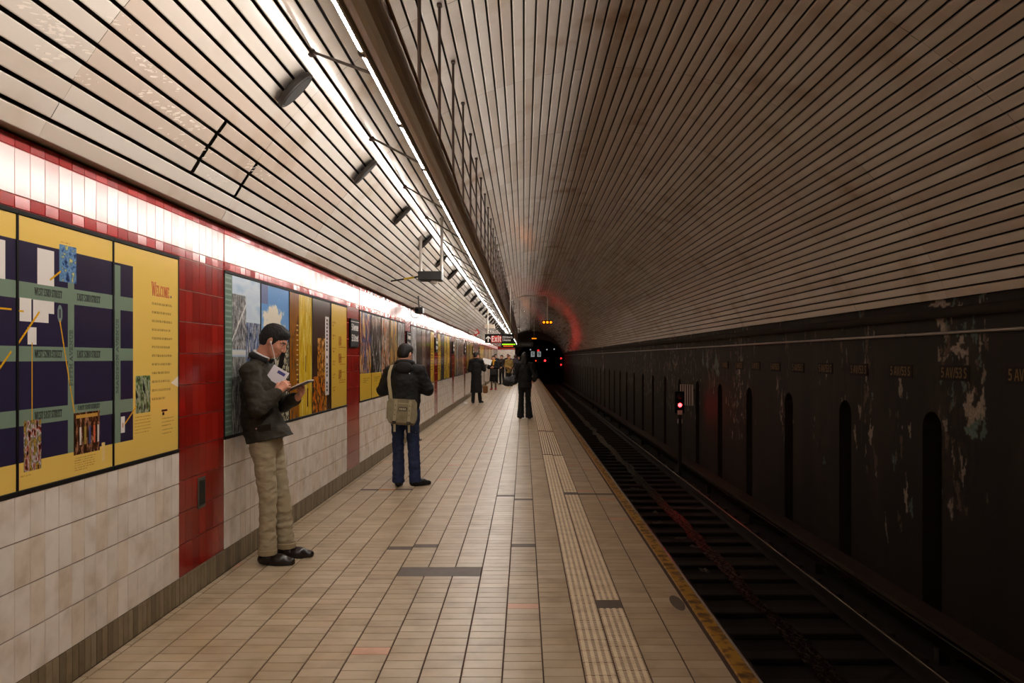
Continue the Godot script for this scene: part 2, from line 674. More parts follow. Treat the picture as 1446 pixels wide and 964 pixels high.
func build_ceiling() -> void:
	var root := setting("ceiling")
	# dark shell behind the slats
	var poly := PackedVector2Array()
	for k in 49:
		var p := on_vault(lerpf(-1.27, 1.30, k / 48.0), CR + 0.34, 0)
		poly.append(Vector2(p.x, p.y))
	for k in range(48, -1, -1):
		var p := on_vault(lerpf(-1.27, 1.30, k / 48.0), CR + 0.12, 0)
		poly.append(Vector2(p.x, p.y))
	var g := Geo.new()
	g.prism(poly, ENDZ, BACKZ)
	put(g, "vault_shell", M.cavity, root)
	# slats: pressed pans with rounded edges, in lengths of 1.95 m
	var w := CR * DPH * 0.5 - 0.0086
	var prof := [Vector2(-w, -0.03), Vector2(-w, -0.006), Vector2(-w + 0.0018, -0.0018), Vector2(-w + 0.006, 0.0), Vector2(w - 0.006, 0.0), Vector2(w - 0.0018, -0.0018), Vector2(w, -0.006), Vector2(w, -0.03)]
	var pn := [Vector2(-1, 0), Vector2(-1, 0.2), Vector2(-0.7, 0.7), Vector2(-0.12, 1), Vector2(0.12, 1), Vector2(0.7, 0.7), Vector2(1, 0.2), Vector2(1, 0)]
	var unit := Geo.new()
	slat_piece(unit, prof, pn, Transform3D(), 1.0)
	var um := unit.mesh()
	var far := Geo.new()
	for k in SLATS:
		var phi := PH0 + (k + 0.5) * DPH
		var cuts: Array[float] = [-BACKZ]
		var d := 5.2 - 1.95 * 7
		while d < -ENDZ:
			if d > -BACKZ + 0.3:
				cuts.append(d + rng.randf_range(-0.012, 0.012))
				if absf(d - 3.25) < 0.1 and k >= 2 and k <= 5:
					cuts.append(4.53)
			d += 1.95
		cuts.append(-ENDZ)
		for j in cuts.size() - 1:
			var a: float = cuts[j] + 0.0015
			var b: float = cuts[j + 1] - 0.0015
			if k >= 2 and k <= 5:
				if absf(cuts[j] - 4.53) < 0.01 or (absf(cuts[j] - 5.2) < 0.02 and k <= 4):
					a += 0.02
				if absf(cuts[j + 1] - 4.53) < 0.01 or (absf(cuts[j + 1] - 5.2) < 0.02 and k <= 4):
					b -= 0.02
			var jit := rng.randfn(0.0, 0.006)
			var ph := phi + jit * 0.0
			var at := on_vault(ph, CR + rng.randf_range(-0.001, 0.001), -a)
			# x across the slat, y towards the room, z along the tunnel
			var inward := Vector3(-sin(ph + jit), -cos(ph + jit), 0)
			var across := Vector3(cos(ph + jit), -sin(ph + jit), 0)
			var xf := Transform3D(Basis(across, inward, Vector3(0, 0, -1)), at)
			var tone := rng.randi() % 4
			if k >= 3 and k <= 7 and a > 2.9 and b < 7.3:
				tone = 4
			if a > 1.1 and b < 7.6:
				inst(um, "slat", M.slat.mats[tone], root, Transform3D(Basis(across, inward, Vector3(0, 0, -(b - a))), at))
			else:
				far.col = M.slat.cols[tone]
				slat_piece(far, prof, pn, xf, b - a)
	stuff(put(far, "slat_field", M.slat.stuff, root))
	# pale scuffs where the paint has come off: slat, from, to, how many
	var sc := Geo.new()
	for q: Array in [[4, 2.8, 3.3, 46], [3, 2.95, 3.45, 16], [4, 3.68, 4.38, 52], [5, 3.45, 3.95, 22], [3, 3.9, 4.6, 12], [4, 5.05, 5.5, 16], [2, 4.7, 5.0, 8], [6, 3.2, 3.6, 8]]:
		for m in int(q[3]):
			var phi: float = PH0 + (q[0] + 0.5) * DPH
			var b := Basis(Vector3(cos(phi), -sin(phi), 0), Vector3(0, 0, -1), Vector3(-sin(phi), -cos(phi), 0))
			var pg := PackedVector2Array()
			var r1 := rng.randf_range(0.0015, 0.006)
			var r2 := rng.randf_range(0.004, 0.03)
			for a in 7:
				var an := TAU * a / 7.0
				var rr := rng.randf_range(0.6, 1.2)
				pg.append(Vector2(cos(an) * r1 * rr, sin(an) * r2 * rr).rotated(-0.35))
			sc.prism(pg, 0.0, 0.0012 + 0.0005 * rng.randf(), Transform3D(b, on_vault(phi, CR, 0) + b.x * rng.randf_range(-0.028, 0.028) + Vector3(0, 0, -rng.randf_range(q[1], q[2]))))
	stuff(put(sc, "paint_scuffs", mat(222, 209, 197, 0.5), root))


func slat_piece(g: Geo, prof: Array, pn: Array, xf: Transform3D, l: float) -> void:
	for k in prof.size() - 1:
		var p: Vector2 = prof[k]
		var q: Vector2 = prof[k + 1]
		var np: Vector3 = xf.basis * Vector3(pn[k].x, pn[k].y, 0).normalized()
		var nq: Vector3 = xf.basis * Vector3(pn[k + 1].x, pn[k + 1].y, 0).normalized()
		if k == 3:
			np = xf.basis.y
			nq = np
		g.quadn(xf * Vector3(p.x, p.y, 0), xf * Vector3(q.x, q.y, 0), xf * Vector3(q.x, q.y, l), xf * Vector3(p.x, p.y, l), np, nq, nq, np)


const BAY := 4.5
const BAY0 := 0.965          # distance of the map bay's near edge
const BAY_LEN := 3.78
const LEFT_END := 62.0


func build_wall_left() -> void:
	var root := setting("wall_left")
	var g := Geo.new()
	g.box(Vector3(WALL - 0.245, 1.32, (BACKZ - LEFT_END) * 0.5), Vector3(0.4, 2.9, BACKZ + LEFT_END))
	put(g, "wall_core", M.grout_red, root)
	var B := Basis(Vector3(0, 0, -1), Vector3.UP, Vector3.RIGHT)
	var whites := Geo.new()
	var reds := Geo.new()
	var glare_reds := Geo.new()
	var bases := Geo.new()
	var low := Geo.new()
	var high := Geo.new()
	var pier := Geo.new()
	var pitch := BAY_LEN / 37.0
	var rows := [0.163, 0.3635, 0.564, 0.7645, 0.965]
	for k in range(0, 14):
		var d0 := BAY0 + BAY * k
		if d0 > LEFT_END:
			break
		# what the tiles of the bay are set on stands 4 cm proud of the piers
		low.box(Vector3(WALL - 0.0275, 0.5, -(d0 + BAY_LEN * 0.5)), Vector3(0.043, 1.0, BAY_LEN))
		high.box(Vector3(WALL - 0.0275, 2.0, -(d0 + BAY_LEN * 0.5)), Vector3(0.043, 1.03, BAY_LEN))
		for j in 37:
			var d := d0 + (j + 0.5) * pitch
			var near := d > 3.0
			for r in 4:
				lay(root, "white_tile", near, B, Vector3(WALL - 0.006, (rows[r] + rows[r + 1]) * 0.5, -d), pitch * 0.5 - 0.0011, (rows[r + 1] - rows[r]) * 0.5 - 0.0022, 0.006, 0.0015, M.white, whites, 0.0022)
			red_top(root, near, B, WALL, d, pitch, reds, glare_reds)
		for j in 74:
			var d := d0 + (j + 0.5) * pitch * 0.5
			lay(root, "base_tile", d > 3.3, B, Vector3(WALL - 0.004, 0.08, -d), pitch * 0.25 - 0.0013, 0.081, 0.006, 0.0015, M.base, bases, 0.004)
		# the red pier
		pier.box(Vector3(WALL - 0.025, 1.26, -(d0 + BAY_LEN + (BAY - BAY_LEN) * 0.5)), Vector3(0.026, 2.51, BAY - BAY_LEN))
		var p0 := d0 + BAY_LEN
		var pp := (BAY - BAY_LEN) / 7.0
		for j in 7:
			var d := p0 + (j + 0.5) * pp
			for r in 10:
				var y0 := 0.163 + 0.2037 * r
				lay(root, "red_tile", true, B, Vector3(WALL - 0.012, y0 + 0.1018, -d), pp * 0.5 - 0.0004, 0.1018 - 0.0021, 0.006, 0.001, M.red, reds, 0.0025)
			red_top(root, true, B, WALL - 0.006, d, pp, reds, glare_reds)
		for j in 14:
			var d := p0 + (j + 0.5) * pp * 0.5
			lay(root, "base_tile", true, B, Vector3(WALL - 0.008, 0.08, -d), pp * 0.25 - 0.0013, 0.081, 0.012, 0.0015, M.base, bases, 0.004)
	put(low, "tile_bed", M.grout_wall, root)
	put(pier, "tile_bed", M.grout_red, root)
	put(high, "tile_bed", M.grout_band, root)
	stuff(put(whites, "white_tile_field", M.white.stuff, root))
	stuff(put(reds, "red_tile_field", M.red.stuff, root))
	stuff(put(glare_reds, "glare_red_tile_field", M.glare_red_band.stuff, root))
	stuff(put(bases, "base_tile_field", M.base.stuff, root))
	# behind the camera: the same wall, plain
	g = Geo.new()
	g.box(Vector3(WALL - 0.02, 0.5, (BACKZ - BAY0) * 0.5), Vector3(0.06, 1.0, BACKZ + BAY0))
	put(g, "plain_wall", M.white.mats[0], root)
	g = Geo.new()
	g.box(Vector3(WALL - 0.02, 1.76, (BACKZ - BAY0) * 0.5), Vector3(0.06, 1.5, BACKZ + BAY0))
	put(g, "plain_wall", mat(150, 110, 70, 0.4), root)
	# strip where wall and vault meet
	var t := setting("trim_1")
	g = Geo.new()
	g.box(Vector3(WALL + 0.012, 2.573, (BACKZ - LEFT_END) * 0.5), Vector3(0.12, 0.09, BACKZ + LEFT_END), 0.01)
	put(g, "cornice", M.trim, t)
	g = Geo.new()
	g.tube([Vector3(WALL + 0.066, 2.547, BACKZ), Vector3(WALL + 0.066, 2.547, -LEFT_END)], 0.014, 8)
	put(g, "conduit", M.trim, t)


func red_top(root: Node3D, near: bool, B: Basis, x: float, d: float, pitch: float, reds: Geo, glare_reds: Geo) -> void:
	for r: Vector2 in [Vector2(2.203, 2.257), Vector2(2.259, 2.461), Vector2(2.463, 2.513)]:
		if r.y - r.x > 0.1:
			lay(root, "glare_red_tile", near, B, Vector3(x - 0.006, (r.x + r.y) * 0.5, -d), pitch * 0.5 - 0.0014, (r.y - r.x) * 0.5 - 0.0014, 0.006, 0.0012, M.glare_red_band, glare_reds, 0.004)  # pale tone is the painted tube glare on the red band
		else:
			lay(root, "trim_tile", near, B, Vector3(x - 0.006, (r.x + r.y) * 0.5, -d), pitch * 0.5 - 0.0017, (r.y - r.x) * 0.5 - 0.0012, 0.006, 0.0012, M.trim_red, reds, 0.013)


func build_floor() -> void:
	var root := setting("floor")
	var g := Geo.new()
	g.box(Vector3(-0.6, -0.129, (BACKZ + ENDZ) * 0.5), Vector3(3.45, 0.25, BACKZ - ENDZ))
	put(g, "slab", M.grout, root)
	g = Geo.new()
	g.box(Vector3(1.115, -0.19, (BACKZ + ENDZ) * 0.5), Vector3(0.05, 0.2, BACKZ - ENDZ), 0.01)
	put(g, "rubbing_board", M.rust, root)
	g = Geo.new()
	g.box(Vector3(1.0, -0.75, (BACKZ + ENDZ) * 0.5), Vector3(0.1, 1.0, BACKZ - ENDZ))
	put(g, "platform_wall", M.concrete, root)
	# yellow edge, in lengths
	var d := -BACKZ
	while d < -ENDZ:
		g = Geo.new()
		g.box(Vector3(1.089, -0.012, -(d + 1.22)), Vector3(0.086, 0.034, 2.436), 0.006)
		put(g, "edge_strip", M.yellow, root)
		d += 2.44
	var B := Basis(Vector3.RIGHT, Vector3(0, 0, -1), Vector3.UP)
	var cols := []
	for j in 12:
		cols.append(Vector2(0.298 - 0.2025 * (j + 1), 0.298 - 0.2025 * j))
	cols.append(Vector2(WALL + 0.004, 0.298 - 0.2025 * 12))
	cols.append(Vector2(0.62, 0.8225))
	cols.append(Vector2(0.8225, 1.025))
	var field := Geo.new()
	# [x, distance] of odd tiles
	var darks := [Vector2(-0.21, 8.48), Vector2(-0.01, 8.25), Vector2(-0.01, 6.26), Vector2(-1.02, 6.18), Vector2(-0.82, 6.2), Vector2(0.72, 8.6), Vector2(0.92, 8.62), Vector2(-1.83, 8.86), Vector2(-1.43, 8.86), Vector2(-0.11, 3.62)]
	var offs: Array[float] = []
	for c in cols.size():
		offs.append(rng.randf_range(-0.02, 0.02))
	for row in range(0, 126):
		for c in cols.size():
			var r: Vector2 = cols[c]
			var x := (r.x + r.y) * 0.5
			var dd := 3.2 + 0.1016 * row + offs[c]
			var at := Vector3(x, -0.004, -dd)
			if x > -0.92 and x < -0.31 and dd > 5.36 and dd < 5.60:
				continue
			var odd := 0
			for q: Vector2 in darks:
				if absf(q.x - x) < 0.09 and absf(q.y - dd) < 0.051:
					odd = 1
			if absf(x + 1.63) < 0.09 and absf(dd - 8.86) < 0.051:
				odd = 2
			if odd == 0 and rng.randf() < 0.006:
				odd = 3
			if odd:
				var kind := {"mats": [[M.slate, M.ochre, M.rose][odd - 1]], "cols": [Color8(92, 78, 68).srgb_to_linear()]}
				lay(root, "floor_tile", true, B, at, (r.y - r.x) * 0.5 - 0.0034, 0.0508 - 0.0022, 0.0042, 0.0016, kind, field, 0.0, 400)
			else:
				lay(root, "floor_tile", dd > 3.45, B, at, (r.y - r.x) * 0.5 - 0.0034, 0.0508 - 0.0022, 0.004 + rng.randf_range(-0.0004, 0.0004), 0.0016, M.tile, field, 0.0015)
	# further off the cross joints are finer than a pixel: lengths of four tiles
	for c in cols.size():
		var r: Vector2 = cols[c]
		var x := (r.x + r.y) * 0.5
		var dd := 3.2 + 0.1016 * 126 + offs[c] - 0.05
		while dd < -ENDZ:
			if not (dd > LEFT_END and x < -0.75):
				field.col = M.tile.cols[rng.randi() % 5]
				field.tile(Vector3(x, -0.004, -(dd + 0.2032)), B.x, B.y, B.z, (r.y - r.x) * 0.5 - 0.0034, 0.2021, 0.004, 0.0012)
			dd += 0.4064
		dd = -BACKZ
		while dd < 3.1:
			field.col = M.tile.cols[rng.randi() % 5]
			field.tile(Vector3(x, -0.004, -(dd + 0.3)), B.x, B.y, B.z, (r.y - r.x) * 0.5 - 0.0034, 0.2985, 0.004, 0.0012)
			dd += 0.6
	stuff(put(field, "floor_tile_field", M.tile.stuff, root))
	g = Geo.new()
	g.box(Vector3(-0.613, -0.006, -5.478), Vector3(0.6, 0.014, 0.238), 0.003)
	put(g, "patch_slab", M.slate, root)
	g = Geo.new()
	g.lathe([Vector2(0.0, 0.0022), Vector2(0.85, 0.0022), Vector2(1.0, 0.0)], 14, Transform3D(Basis().scaled(Vector3(0.042, 1, 0.15)), Vector3(0.975, 0.001, -4.78)))
	put(g, "tar_patch", M.slate, root)
	# ribbed guide strip
	var tb := Geo.new()
	var tr := Geo.new()
	tb.tile(Vector3.ZERO, Vector3.RIGHT, Vector3.UP, Vector3.BACK, 0.0785, 0.076, 0.004, 0.0012)
	for b in 4:
		for q in 9:
			tr.box(Vector3(-0.058 + 0.0387 * b, -0.066 + 0.0165 * q, 0.0056), Vector3(0.021, 0.0125, 0.0036), 0.0012)
		tr.box(Vector3(-0.058 + 0.0387 * b, 0.0, 0.0046), Vector3(0.017, 0.148, 0.0026))
	for q in 9:
		tr.box(Vector3(0, -0.066 + 0.0165 * q, 0.0043), Vector3(0.152, 0.0052, 0.0016))
	var tbm := tb.mesh()
	var trm := tr.mesh()
	var fb := Geo.new()
	var fr := Geo.new()
	for c: float in [0.3785, 0.5395]:
		var dd := 3.3 if c < 0.5 else 3.36
		while dd < -ENDZ:
			var at := Vector3(c, -0.004, -dd)
			if dd < 12.0:
				var bare: bool = (c > 0.5 and absf(dd - 4.74) < 0.08) or (c > 0.5 and absf(dd - 8.63) < 0.08)
				var o := inst(tbm, "guide_tile", M.slate if bare else M.tact_base, root, Transform3D(B, at))
				if not bare:
					var q := MeshInstance3D.new()
					q.name = "ribs"
					q.mesh = trm
					q.material_override = M.tact_bar
					o.add_child(q, true)
				dd += 0.155
			else:
				var bare2: bool = absf(dd - 15.8) < 0.17
				fb.tile(at - Vector3(0, 0, 0.155), B.x, B.y, B.z, 0.0785, 0.153, 0.004, 0.0012)
				if not bare2:
					for b in 4:
						fr.box(at + Vector3(-0.058 + 0.0387 * b, 0.0056, -0.155), Vector3(0.021, 0.0036, 0.296), 0.001)
				dd += 0.31
		dd = -BACKZ
		while dd < 3.0:
			fb.tile(Vector3(c, -0.004, -(dd + 0.3)), B.x, B.y, B.z, 0.0785, 0.298, 0.004, 0.0012)
			dd += 0.6
	stuff(put(fb, "guide_tile_field", M.tact_base, root))
	stuff(put(fr, "rib_field", M.tact_bar, root))


const PIT := -1.25
const RAILY := -1.04
const RW := 4.1


func build_track_side() -> void:
	# track bed
	var bed := setting("floor_track")
	var g := Geo.new()
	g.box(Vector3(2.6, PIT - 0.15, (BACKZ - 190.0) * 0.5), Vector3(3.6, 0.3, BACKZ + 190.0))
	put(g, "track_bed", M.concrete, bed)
	# the far wall: bays with arched refuge niches, peeling paint
	var root := setting("wall_right")
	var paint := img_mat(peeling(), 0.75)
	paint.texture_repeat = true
	var wg := Geo.new()
	var ng := Geo.new()
	var top := 2.2
	var k := 0
	var d := 7.545 - 2.04 * 8 - 1.02
	while d < 78.0:
		var mid := d + 1.02
		var o := PackedVector2Array([Vector2(d, PIT), Vector2(mid - 0.18, PIT), Vector2(mid - 0.18, 0.84)])
		var arc: Array[Vector2] = [Vector2(mid - 0.18, PIT), Vector2(mid - 0.18, 0.84)]
		for a in range(1, 10):
			var an := PI - PI * a / 10.0
			var q := Vector2(mid + 0.18 * cos(an), 0.84 + 0.18 * sin(an))
			o.append(q)
			arc.append(q)
		o.append(Vector2(mid + 0.18, 0.84))
		o.append(Vector2(mid + 0.18, PIT))
		arc.append(Vector2(mid + 0.18, 0.84))
		arc.append(Vector2(mid + 0.18, PIT))
		o.append(Vector2(d + 2.04, PIT))
		o.append(Vector2(d + 2.04, top))
		o.append(Vector2(d, top))
		var ids := Geometry2D.triangulate_polygon(o)
		for t in range(0, ids.size(), 3):
			var p: Array[Vector3] = []
			var uv: Array[Vector2] = []
			for s in 3:
				var q := o[ids[t + s]]
				p.append(Vector3(RW, q.y, -q.x))
				uv.append(Vector2(q.x / 32.0, (top - q.y) / 3.45))
			wg.tri(p[0], p[1], p[2], Vector3.LEFT, Vector3.LEFT, Vector3.LEFT, uv[0], uv[1], uv[2])
		for s in arc.size() - 1:
			ng.flat(Vector3(RW, arc[s].y, -arc[s].x), Vector3(RW, arc[s + 1].y, -arc[s + 1].x), Vector3(RW + 0.5, arc[s + 1].y, -arc[s + 1].x), Vector3(RW + 0.5, arc[s].y, -arc[s].x), Vector3(RW + 0.25, -9.0 if s > 1 and s < arc.size() - 2 else 0.3, -mid + (0.0 if s > 1 and s < arc.size() - 2 else 9.0 * (-1.0 if s <= 1 else 1.0))))
		ng.box(Vector3(RW + 0.52, -0.1, -mid), Vector3(0.04, 2.5, 0.5))
		d += 2.04
		k += 1
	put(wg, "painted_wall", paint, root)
	put(ng, "niche_lining", M.cavity, root)
	g = Geo.new()
	g.box(Vector3(RW + 0.75, 0.5, (BACKZ - 190.0) * 0.5), Vector3(0.4, 3.6, BACKZ + 190.0))
	put(g, "wall_core", M.cavity, root)
	# ledge under the vault
	g = Geo.new()
	g.box(Vector3(RW + 0.08, 2.19, (BACKZ + ENDZ) * 0.5), Vector3(0.26, 0.08, BACKZ - ENDZ), 0.01)
	put(g, "ledge", M.cavity, root)
	# station name painted again and again
	for j in range(-1, 9):
		var dist := 7.15 + 1.02 * j
		var t := Geo.new()
		t.box(Vector3(RW - 0.004, 1.415, -dist), Vector3(0.008, 0.15, 0.5), 0.002)
		var tablet := put(t, "name_tablet", mat(24, 18, 14, 0.85), root)
		words("5 AV/53 S", 0.1, mat(118, 92, 56, 0.8), tablet, Transform3D(Basis(Vector3(0, 0, 1), Vector3.UP, Vector3.LEFT), Vector3(RW - 0.0088, 1.415, -dist)), 0.42, false, "lettering", 700)
	# pipes along the wall
	for q: Array in [[1.99, 0.05, "dark thick pipe running along the track wall below the vault", M.cavity], [1.80, 0.016, "thin grey conduit clipped along the track wall under the thick pipe", M.grey_pipe]]:
		var p := thing("wall_pipe", q[2], "pipe")
		g = Geo.new()
		var x: float = RW - 0.012 - q[1]
		g.tube([Vector3(x, q[0], BACKZ), Vector3(x, q[0], -30), Vector3(x, q[0], ENDZ)], q[1], 10)
		put(g, "pipe", q[3], p)
		g = Geo.new()
		g.box(Vector3(x + q[1] * 0.5, q[0], 0), Vector3(q[1] + 0.02, q[1] * 2.2, 0.04))
		var bk := g.mesh()
		for j in 16:
			inst(bk, "bracket", M.rust, p, Transform3D(Basis(), Vector3(0, 0, -4.2 - 1.9 * j)))
	# running rails and ties
	var track := thing("track", "dark railway track with two steel rails below the platform edge", "track", Vector3(2.66, PIT, 0))
	for s: float in [-1.0, 1.0]:
		var rp := PackedVector2Array()
		for q: Vector2 in [Vector2(-0.065, 0), Vector2(0.065, 0), Vector2(0.065, 0.012), Vector2(0.012, 0.03), Vector2(0.009, 0.105), Vector2(0.034, 0.12), Vector2(0.034, 0.142), Vector2(0.028, 0.15), Vector2(-0.028, 0.15), Vector2(-0.034, 0.142), Vector2(-0.034, 0.12), Vector2(-0.009, 0.105), Vector2(-0.012, 0.03), Vector2(-0.065, 0.012)]:
			rp.append(q + Vector2(s * 0.752, 0.06))
		g = Geo.new()
		g.prism(rp, -189.0, BACKZ)
		var rl := put(g, "rail", M.rust, track)
		g = Geo.new()
		var cap := PackedVector2Array()
		for m in 9:
			var an := lerpf(0.35, PI - 0.35, m / 8.0)
			cap.append(Vector2(s * 0.752 + 0.026 * cos(an), 0.2025 + 0.014 * sin(an)))
		g.prism(cap, -189.0, BACKZ)
		put(g, "running_face", M.steel, rl)
	var tg := Geo.new()
	tg.box(Vector3.ZERO, Vector3(2.1, 0.06, 0.2), 0.01)
	var tm := tg.mesh()
	var tfar := Geo.new()
	for j in 130:
		var at := Vector3(0, 0.03, -2.0 - 0.62 * j)
		if j < 45:
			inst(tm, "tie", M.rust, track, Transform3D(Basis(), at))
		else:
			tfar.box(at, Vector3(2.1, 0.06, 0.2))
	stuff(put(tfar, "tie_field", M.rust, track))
	# wet gutter between the rails
	g = Geo.new()
	var nz := noise(5, 0.6, 3)
	for j in 120:
		var z0 := -3.0 - j * 0.5
		var a0 := 0.10 + 0.07 * nz.get_noise_1d(z0 * 2.0); var a1 := 0.10 + 0.07 * nz.get_noise_1d((z0 - 0.5) * 2.0)
		var m0 := 0.08 * nz.get_noise_1d(z0 + 50.0); var m1 := 0.08 * nz.get_noise_1d(z0 - 0.5 + 50.0)
		g.quad(Vector3(2.62 + m0 - a0, PIT + 0.068, z0), Vector3(2.62 + m0 + a0, PIT + 0.068, z0), Vector3(2.62 + m1 + a1, PIT + 0.068, z0 - 0.5), Vector3(2.62 + m1 - a1, PIT + 0.068, z0 - 0.5), Vector3.UP)
	var wet := mat(26, 18, 14, 0.16)
	wet.normal_enabled = true
	wet.normal_texture = normal_tex(noise(41, 0.05, 3), 3.0, 256)
	wet.uv1_triplanar = true
	wet.uv1_world_triplanar = true
	wet.uv1_scale = Vector3.ONE * 0.8
	var pud := put(g, "puddle", wet)
	tag(pud, "long dark puddle of water lying between the rails", "puddle")
	# litter beside the rail
	var spots := [Vector3(2.3, 0, -13.2), Vector3(2.2, 0, -12.4), Vector3(2.36, 0, -11.3), Vector3(2.46, 0, -10.8), Vector3(2.3, 0, -15.6), Vector3(2.3, 0, -9.6)]
	for j in spots.size():
		g = Geo.new()
		var w := 0.05 + 0.03 * rng.randf()
		var pts: Array[Vector3] = []
		for a in 4:
			for b in 4:
				pts.append(Vector3((a - 1.5) * w * 0.6, 0.012 + 0.03 * rng.randf(), (b - 1.5) * w))
		for a in 3:
			for b in 3:
				g.flat(pts[a * 4 + b], pts[a * 4 + b + 1], pts[(a + 1) * 4 + b + 1], pts[(a + 1) * 4 + b], Vector3(0, -1, 0))
		var o := put(g, "paper_litter", mat(84, 74, 66, 0.9))
		o.position = spots[j] + Vector3(0, PIT + 0.07, 0)
		o.rotation.y = rng.randf() * TAU
		tag(o, "crumpled pale scrap of paper lying between the rails", "litter", "paper scraps on the track")
	# third rail with its cover board
	var tr := thing("third_rail", "third rail under a dark wooden cover board beside the track wall", "rail", Vector3(3.84, PIT, 0))
	g = Geo.new()
	g.box(Vector3(0, 0.2, -32.5), Vector3(0.07, 0.12, 80.0), 0.01)
	put(g, "conductor", M.steel, tr)
	g = Geo.new()
	g.box(Vector3(0.02, 0.36, -32.5), Vector3(0.26, 0.045, 80.0), 0.006)
	put(g, "cover_board", world_tex(mat(52, 40, 29, 0.85), M.slate.albedo_texture, Vector3.ONE), tr)
	var br := Geo.new()
	br.box(Vector3(0.12, 0.17, 0), Vector3(0.03, 0.34, 0.06))
	br.box(Vector3(0.0, 0.07, 0), Vector3(0.1, 0.14, 0.08))
	var bm := br.mesh()
	for j in 14:
		inst(bm, "bracket", M.rust, tr, Transform3D(Basis(), Vector3(0, 0, -4.0 - 2.9 * j)))


func peeling() -> Image:
	var w := 2048
	var h := 224
	var im := Image.create(w, h, false, Image.FORMAT_RGB8)
	var a := noise(61, 0.02, 5)
	var b := noise(62, 0.004, 4)
	for y in h:
		for x in w:
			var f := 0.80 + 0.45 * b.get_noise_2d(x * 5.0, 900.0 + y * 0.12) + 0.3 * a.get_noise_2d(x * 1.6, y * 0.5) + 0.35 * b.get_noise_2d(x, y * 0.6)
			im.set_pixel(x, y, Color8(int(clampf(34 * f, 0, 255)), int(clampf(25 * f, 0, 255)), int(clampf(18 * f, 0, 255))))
	var r := RandomNumberGenerator.new()
	r.seed = 99
	# columns of flaking paint: distance, spread, density, height range
	for q: Array in [[7.15, 0.28, 150, 0.0, 0.62], [6.75, 0.12, 40, 0.02, 0.4], [8.15, 0.2, 26, 0.25, 0.75], [9.0, 0.2, 60, 0.0, 0.6], [9.6, 0.1, 20, 0.05, 0.4], [10.5, 0.3, 24, 0.05, 0.6], [11.9, 0.25, 50, 0.0, 0.6], [14.4, 0.7, 230, 0.0, 0.62], [16.4, 0.4, 90, 0.02, 0.4], [18.5, 0.9, 260, 0.0, 0.6], [21.0, 1.4, 380, 0.0, 0.6], [25.0, 1.6, 300, 0.0, 0.55], [29.0, 1.5, 260, 0.0, 0.5]]:
		for j in int(q[2]):
			var d: float = q[0] + r.randfn(0.0, q[1] * 0.6)
			var x := int(fposmod(d, 32.0) * 64.0)
			var y := int(lerpf(q[3], q[4], r.randf()) * h)
			var t := r.randf()
			var c := Color8(17, 13, 11) if t < 0.5 else (Color8(150, 134, 118) if t < 0.68 else (Color8(96, 76, 62) if t < 0.9 else Color8(92, 112, 102)))
			flake(im, r, x, y, 1.0 + 2.6 * r.randf(), 3.0 + 11.0 * r.randf() * r.randf(), c)
	# the large pale flake by the name tablet, and the loop above it
	for q: Array in [[6.86, 0.335, 10, 9, 0], [6.72, 0.31, 4, 10, 0], [6.9, 0.30, 4, 9, 0], [6.87, 0.375, 8, 6, 1], [7.05, 0.16, 9, 7, 0], [6.93, 0.15, 8, 5, 2], [8.05, 0.62, 3, 12, 0], [16.0, 0.22, 14, 12, 1], [15.9, 0.26, 9, 12, 1], [17.2, 0.2, 6, 14, 1], [16.8, 0.22, 7, 9, 1], [7.4, 0.03, 12, 4, 0], [7.38, 0.08, 6, 9, 0], [14.3, 0.24, 8, 9, 0]]:
		flake(im, r, int(q[0] * 64.0), int(q[1] * h), q[2], q[3], [Color8(176, 160, 144), Color8(104, 128, 118), Color8(48, 38, 31)][q[4]])
	# drips
	for j in 60:
		var x := r.randi() % w
		var y0 := r.randi() % 120
		var l := 20 + r.randi() % 90
		var c := Color8(22, 17, 14) if r.randf() < 0.7 else Color8(74, 60, 50)
		for y in range(y0, mini(h, y0 + l)):
			im.set_pixel(x, y, im.get_pixel(x, y).lerp(c, 0.6))
	return im


func flake(im: Image, r: RandomNumberGenerator, x: int, y: int, rx: float, ry: float, c: Color) -> void:
	var lean := r.randf_range(-0.25, 0.25)
	var ph := r.randf() * TAU
	for dy in range(-int(ry) - 1, int(ry) + 2):
		for dx in range(-int(rx) - 3, int(rx) + 4):
			var ux := (dx - lean * dy) / rx
			var uy := dy / ry
			var e := 1.0 + 0.35 * sin(atan2(uy, ux) * 3.0 + ph) + 0.2 * sin(atan2(uy, ux) * 7.0 + ph * 2.0)
			if ux * ux + uy * uy < e * e * 0.6:
				var px := posmod(x + dx, im.get_width())
				var py := y + dy
				if py >= 0 and py < im.get_height():
					im.set_pixel(px, py, c.darkened(r.randf() * 0.25))


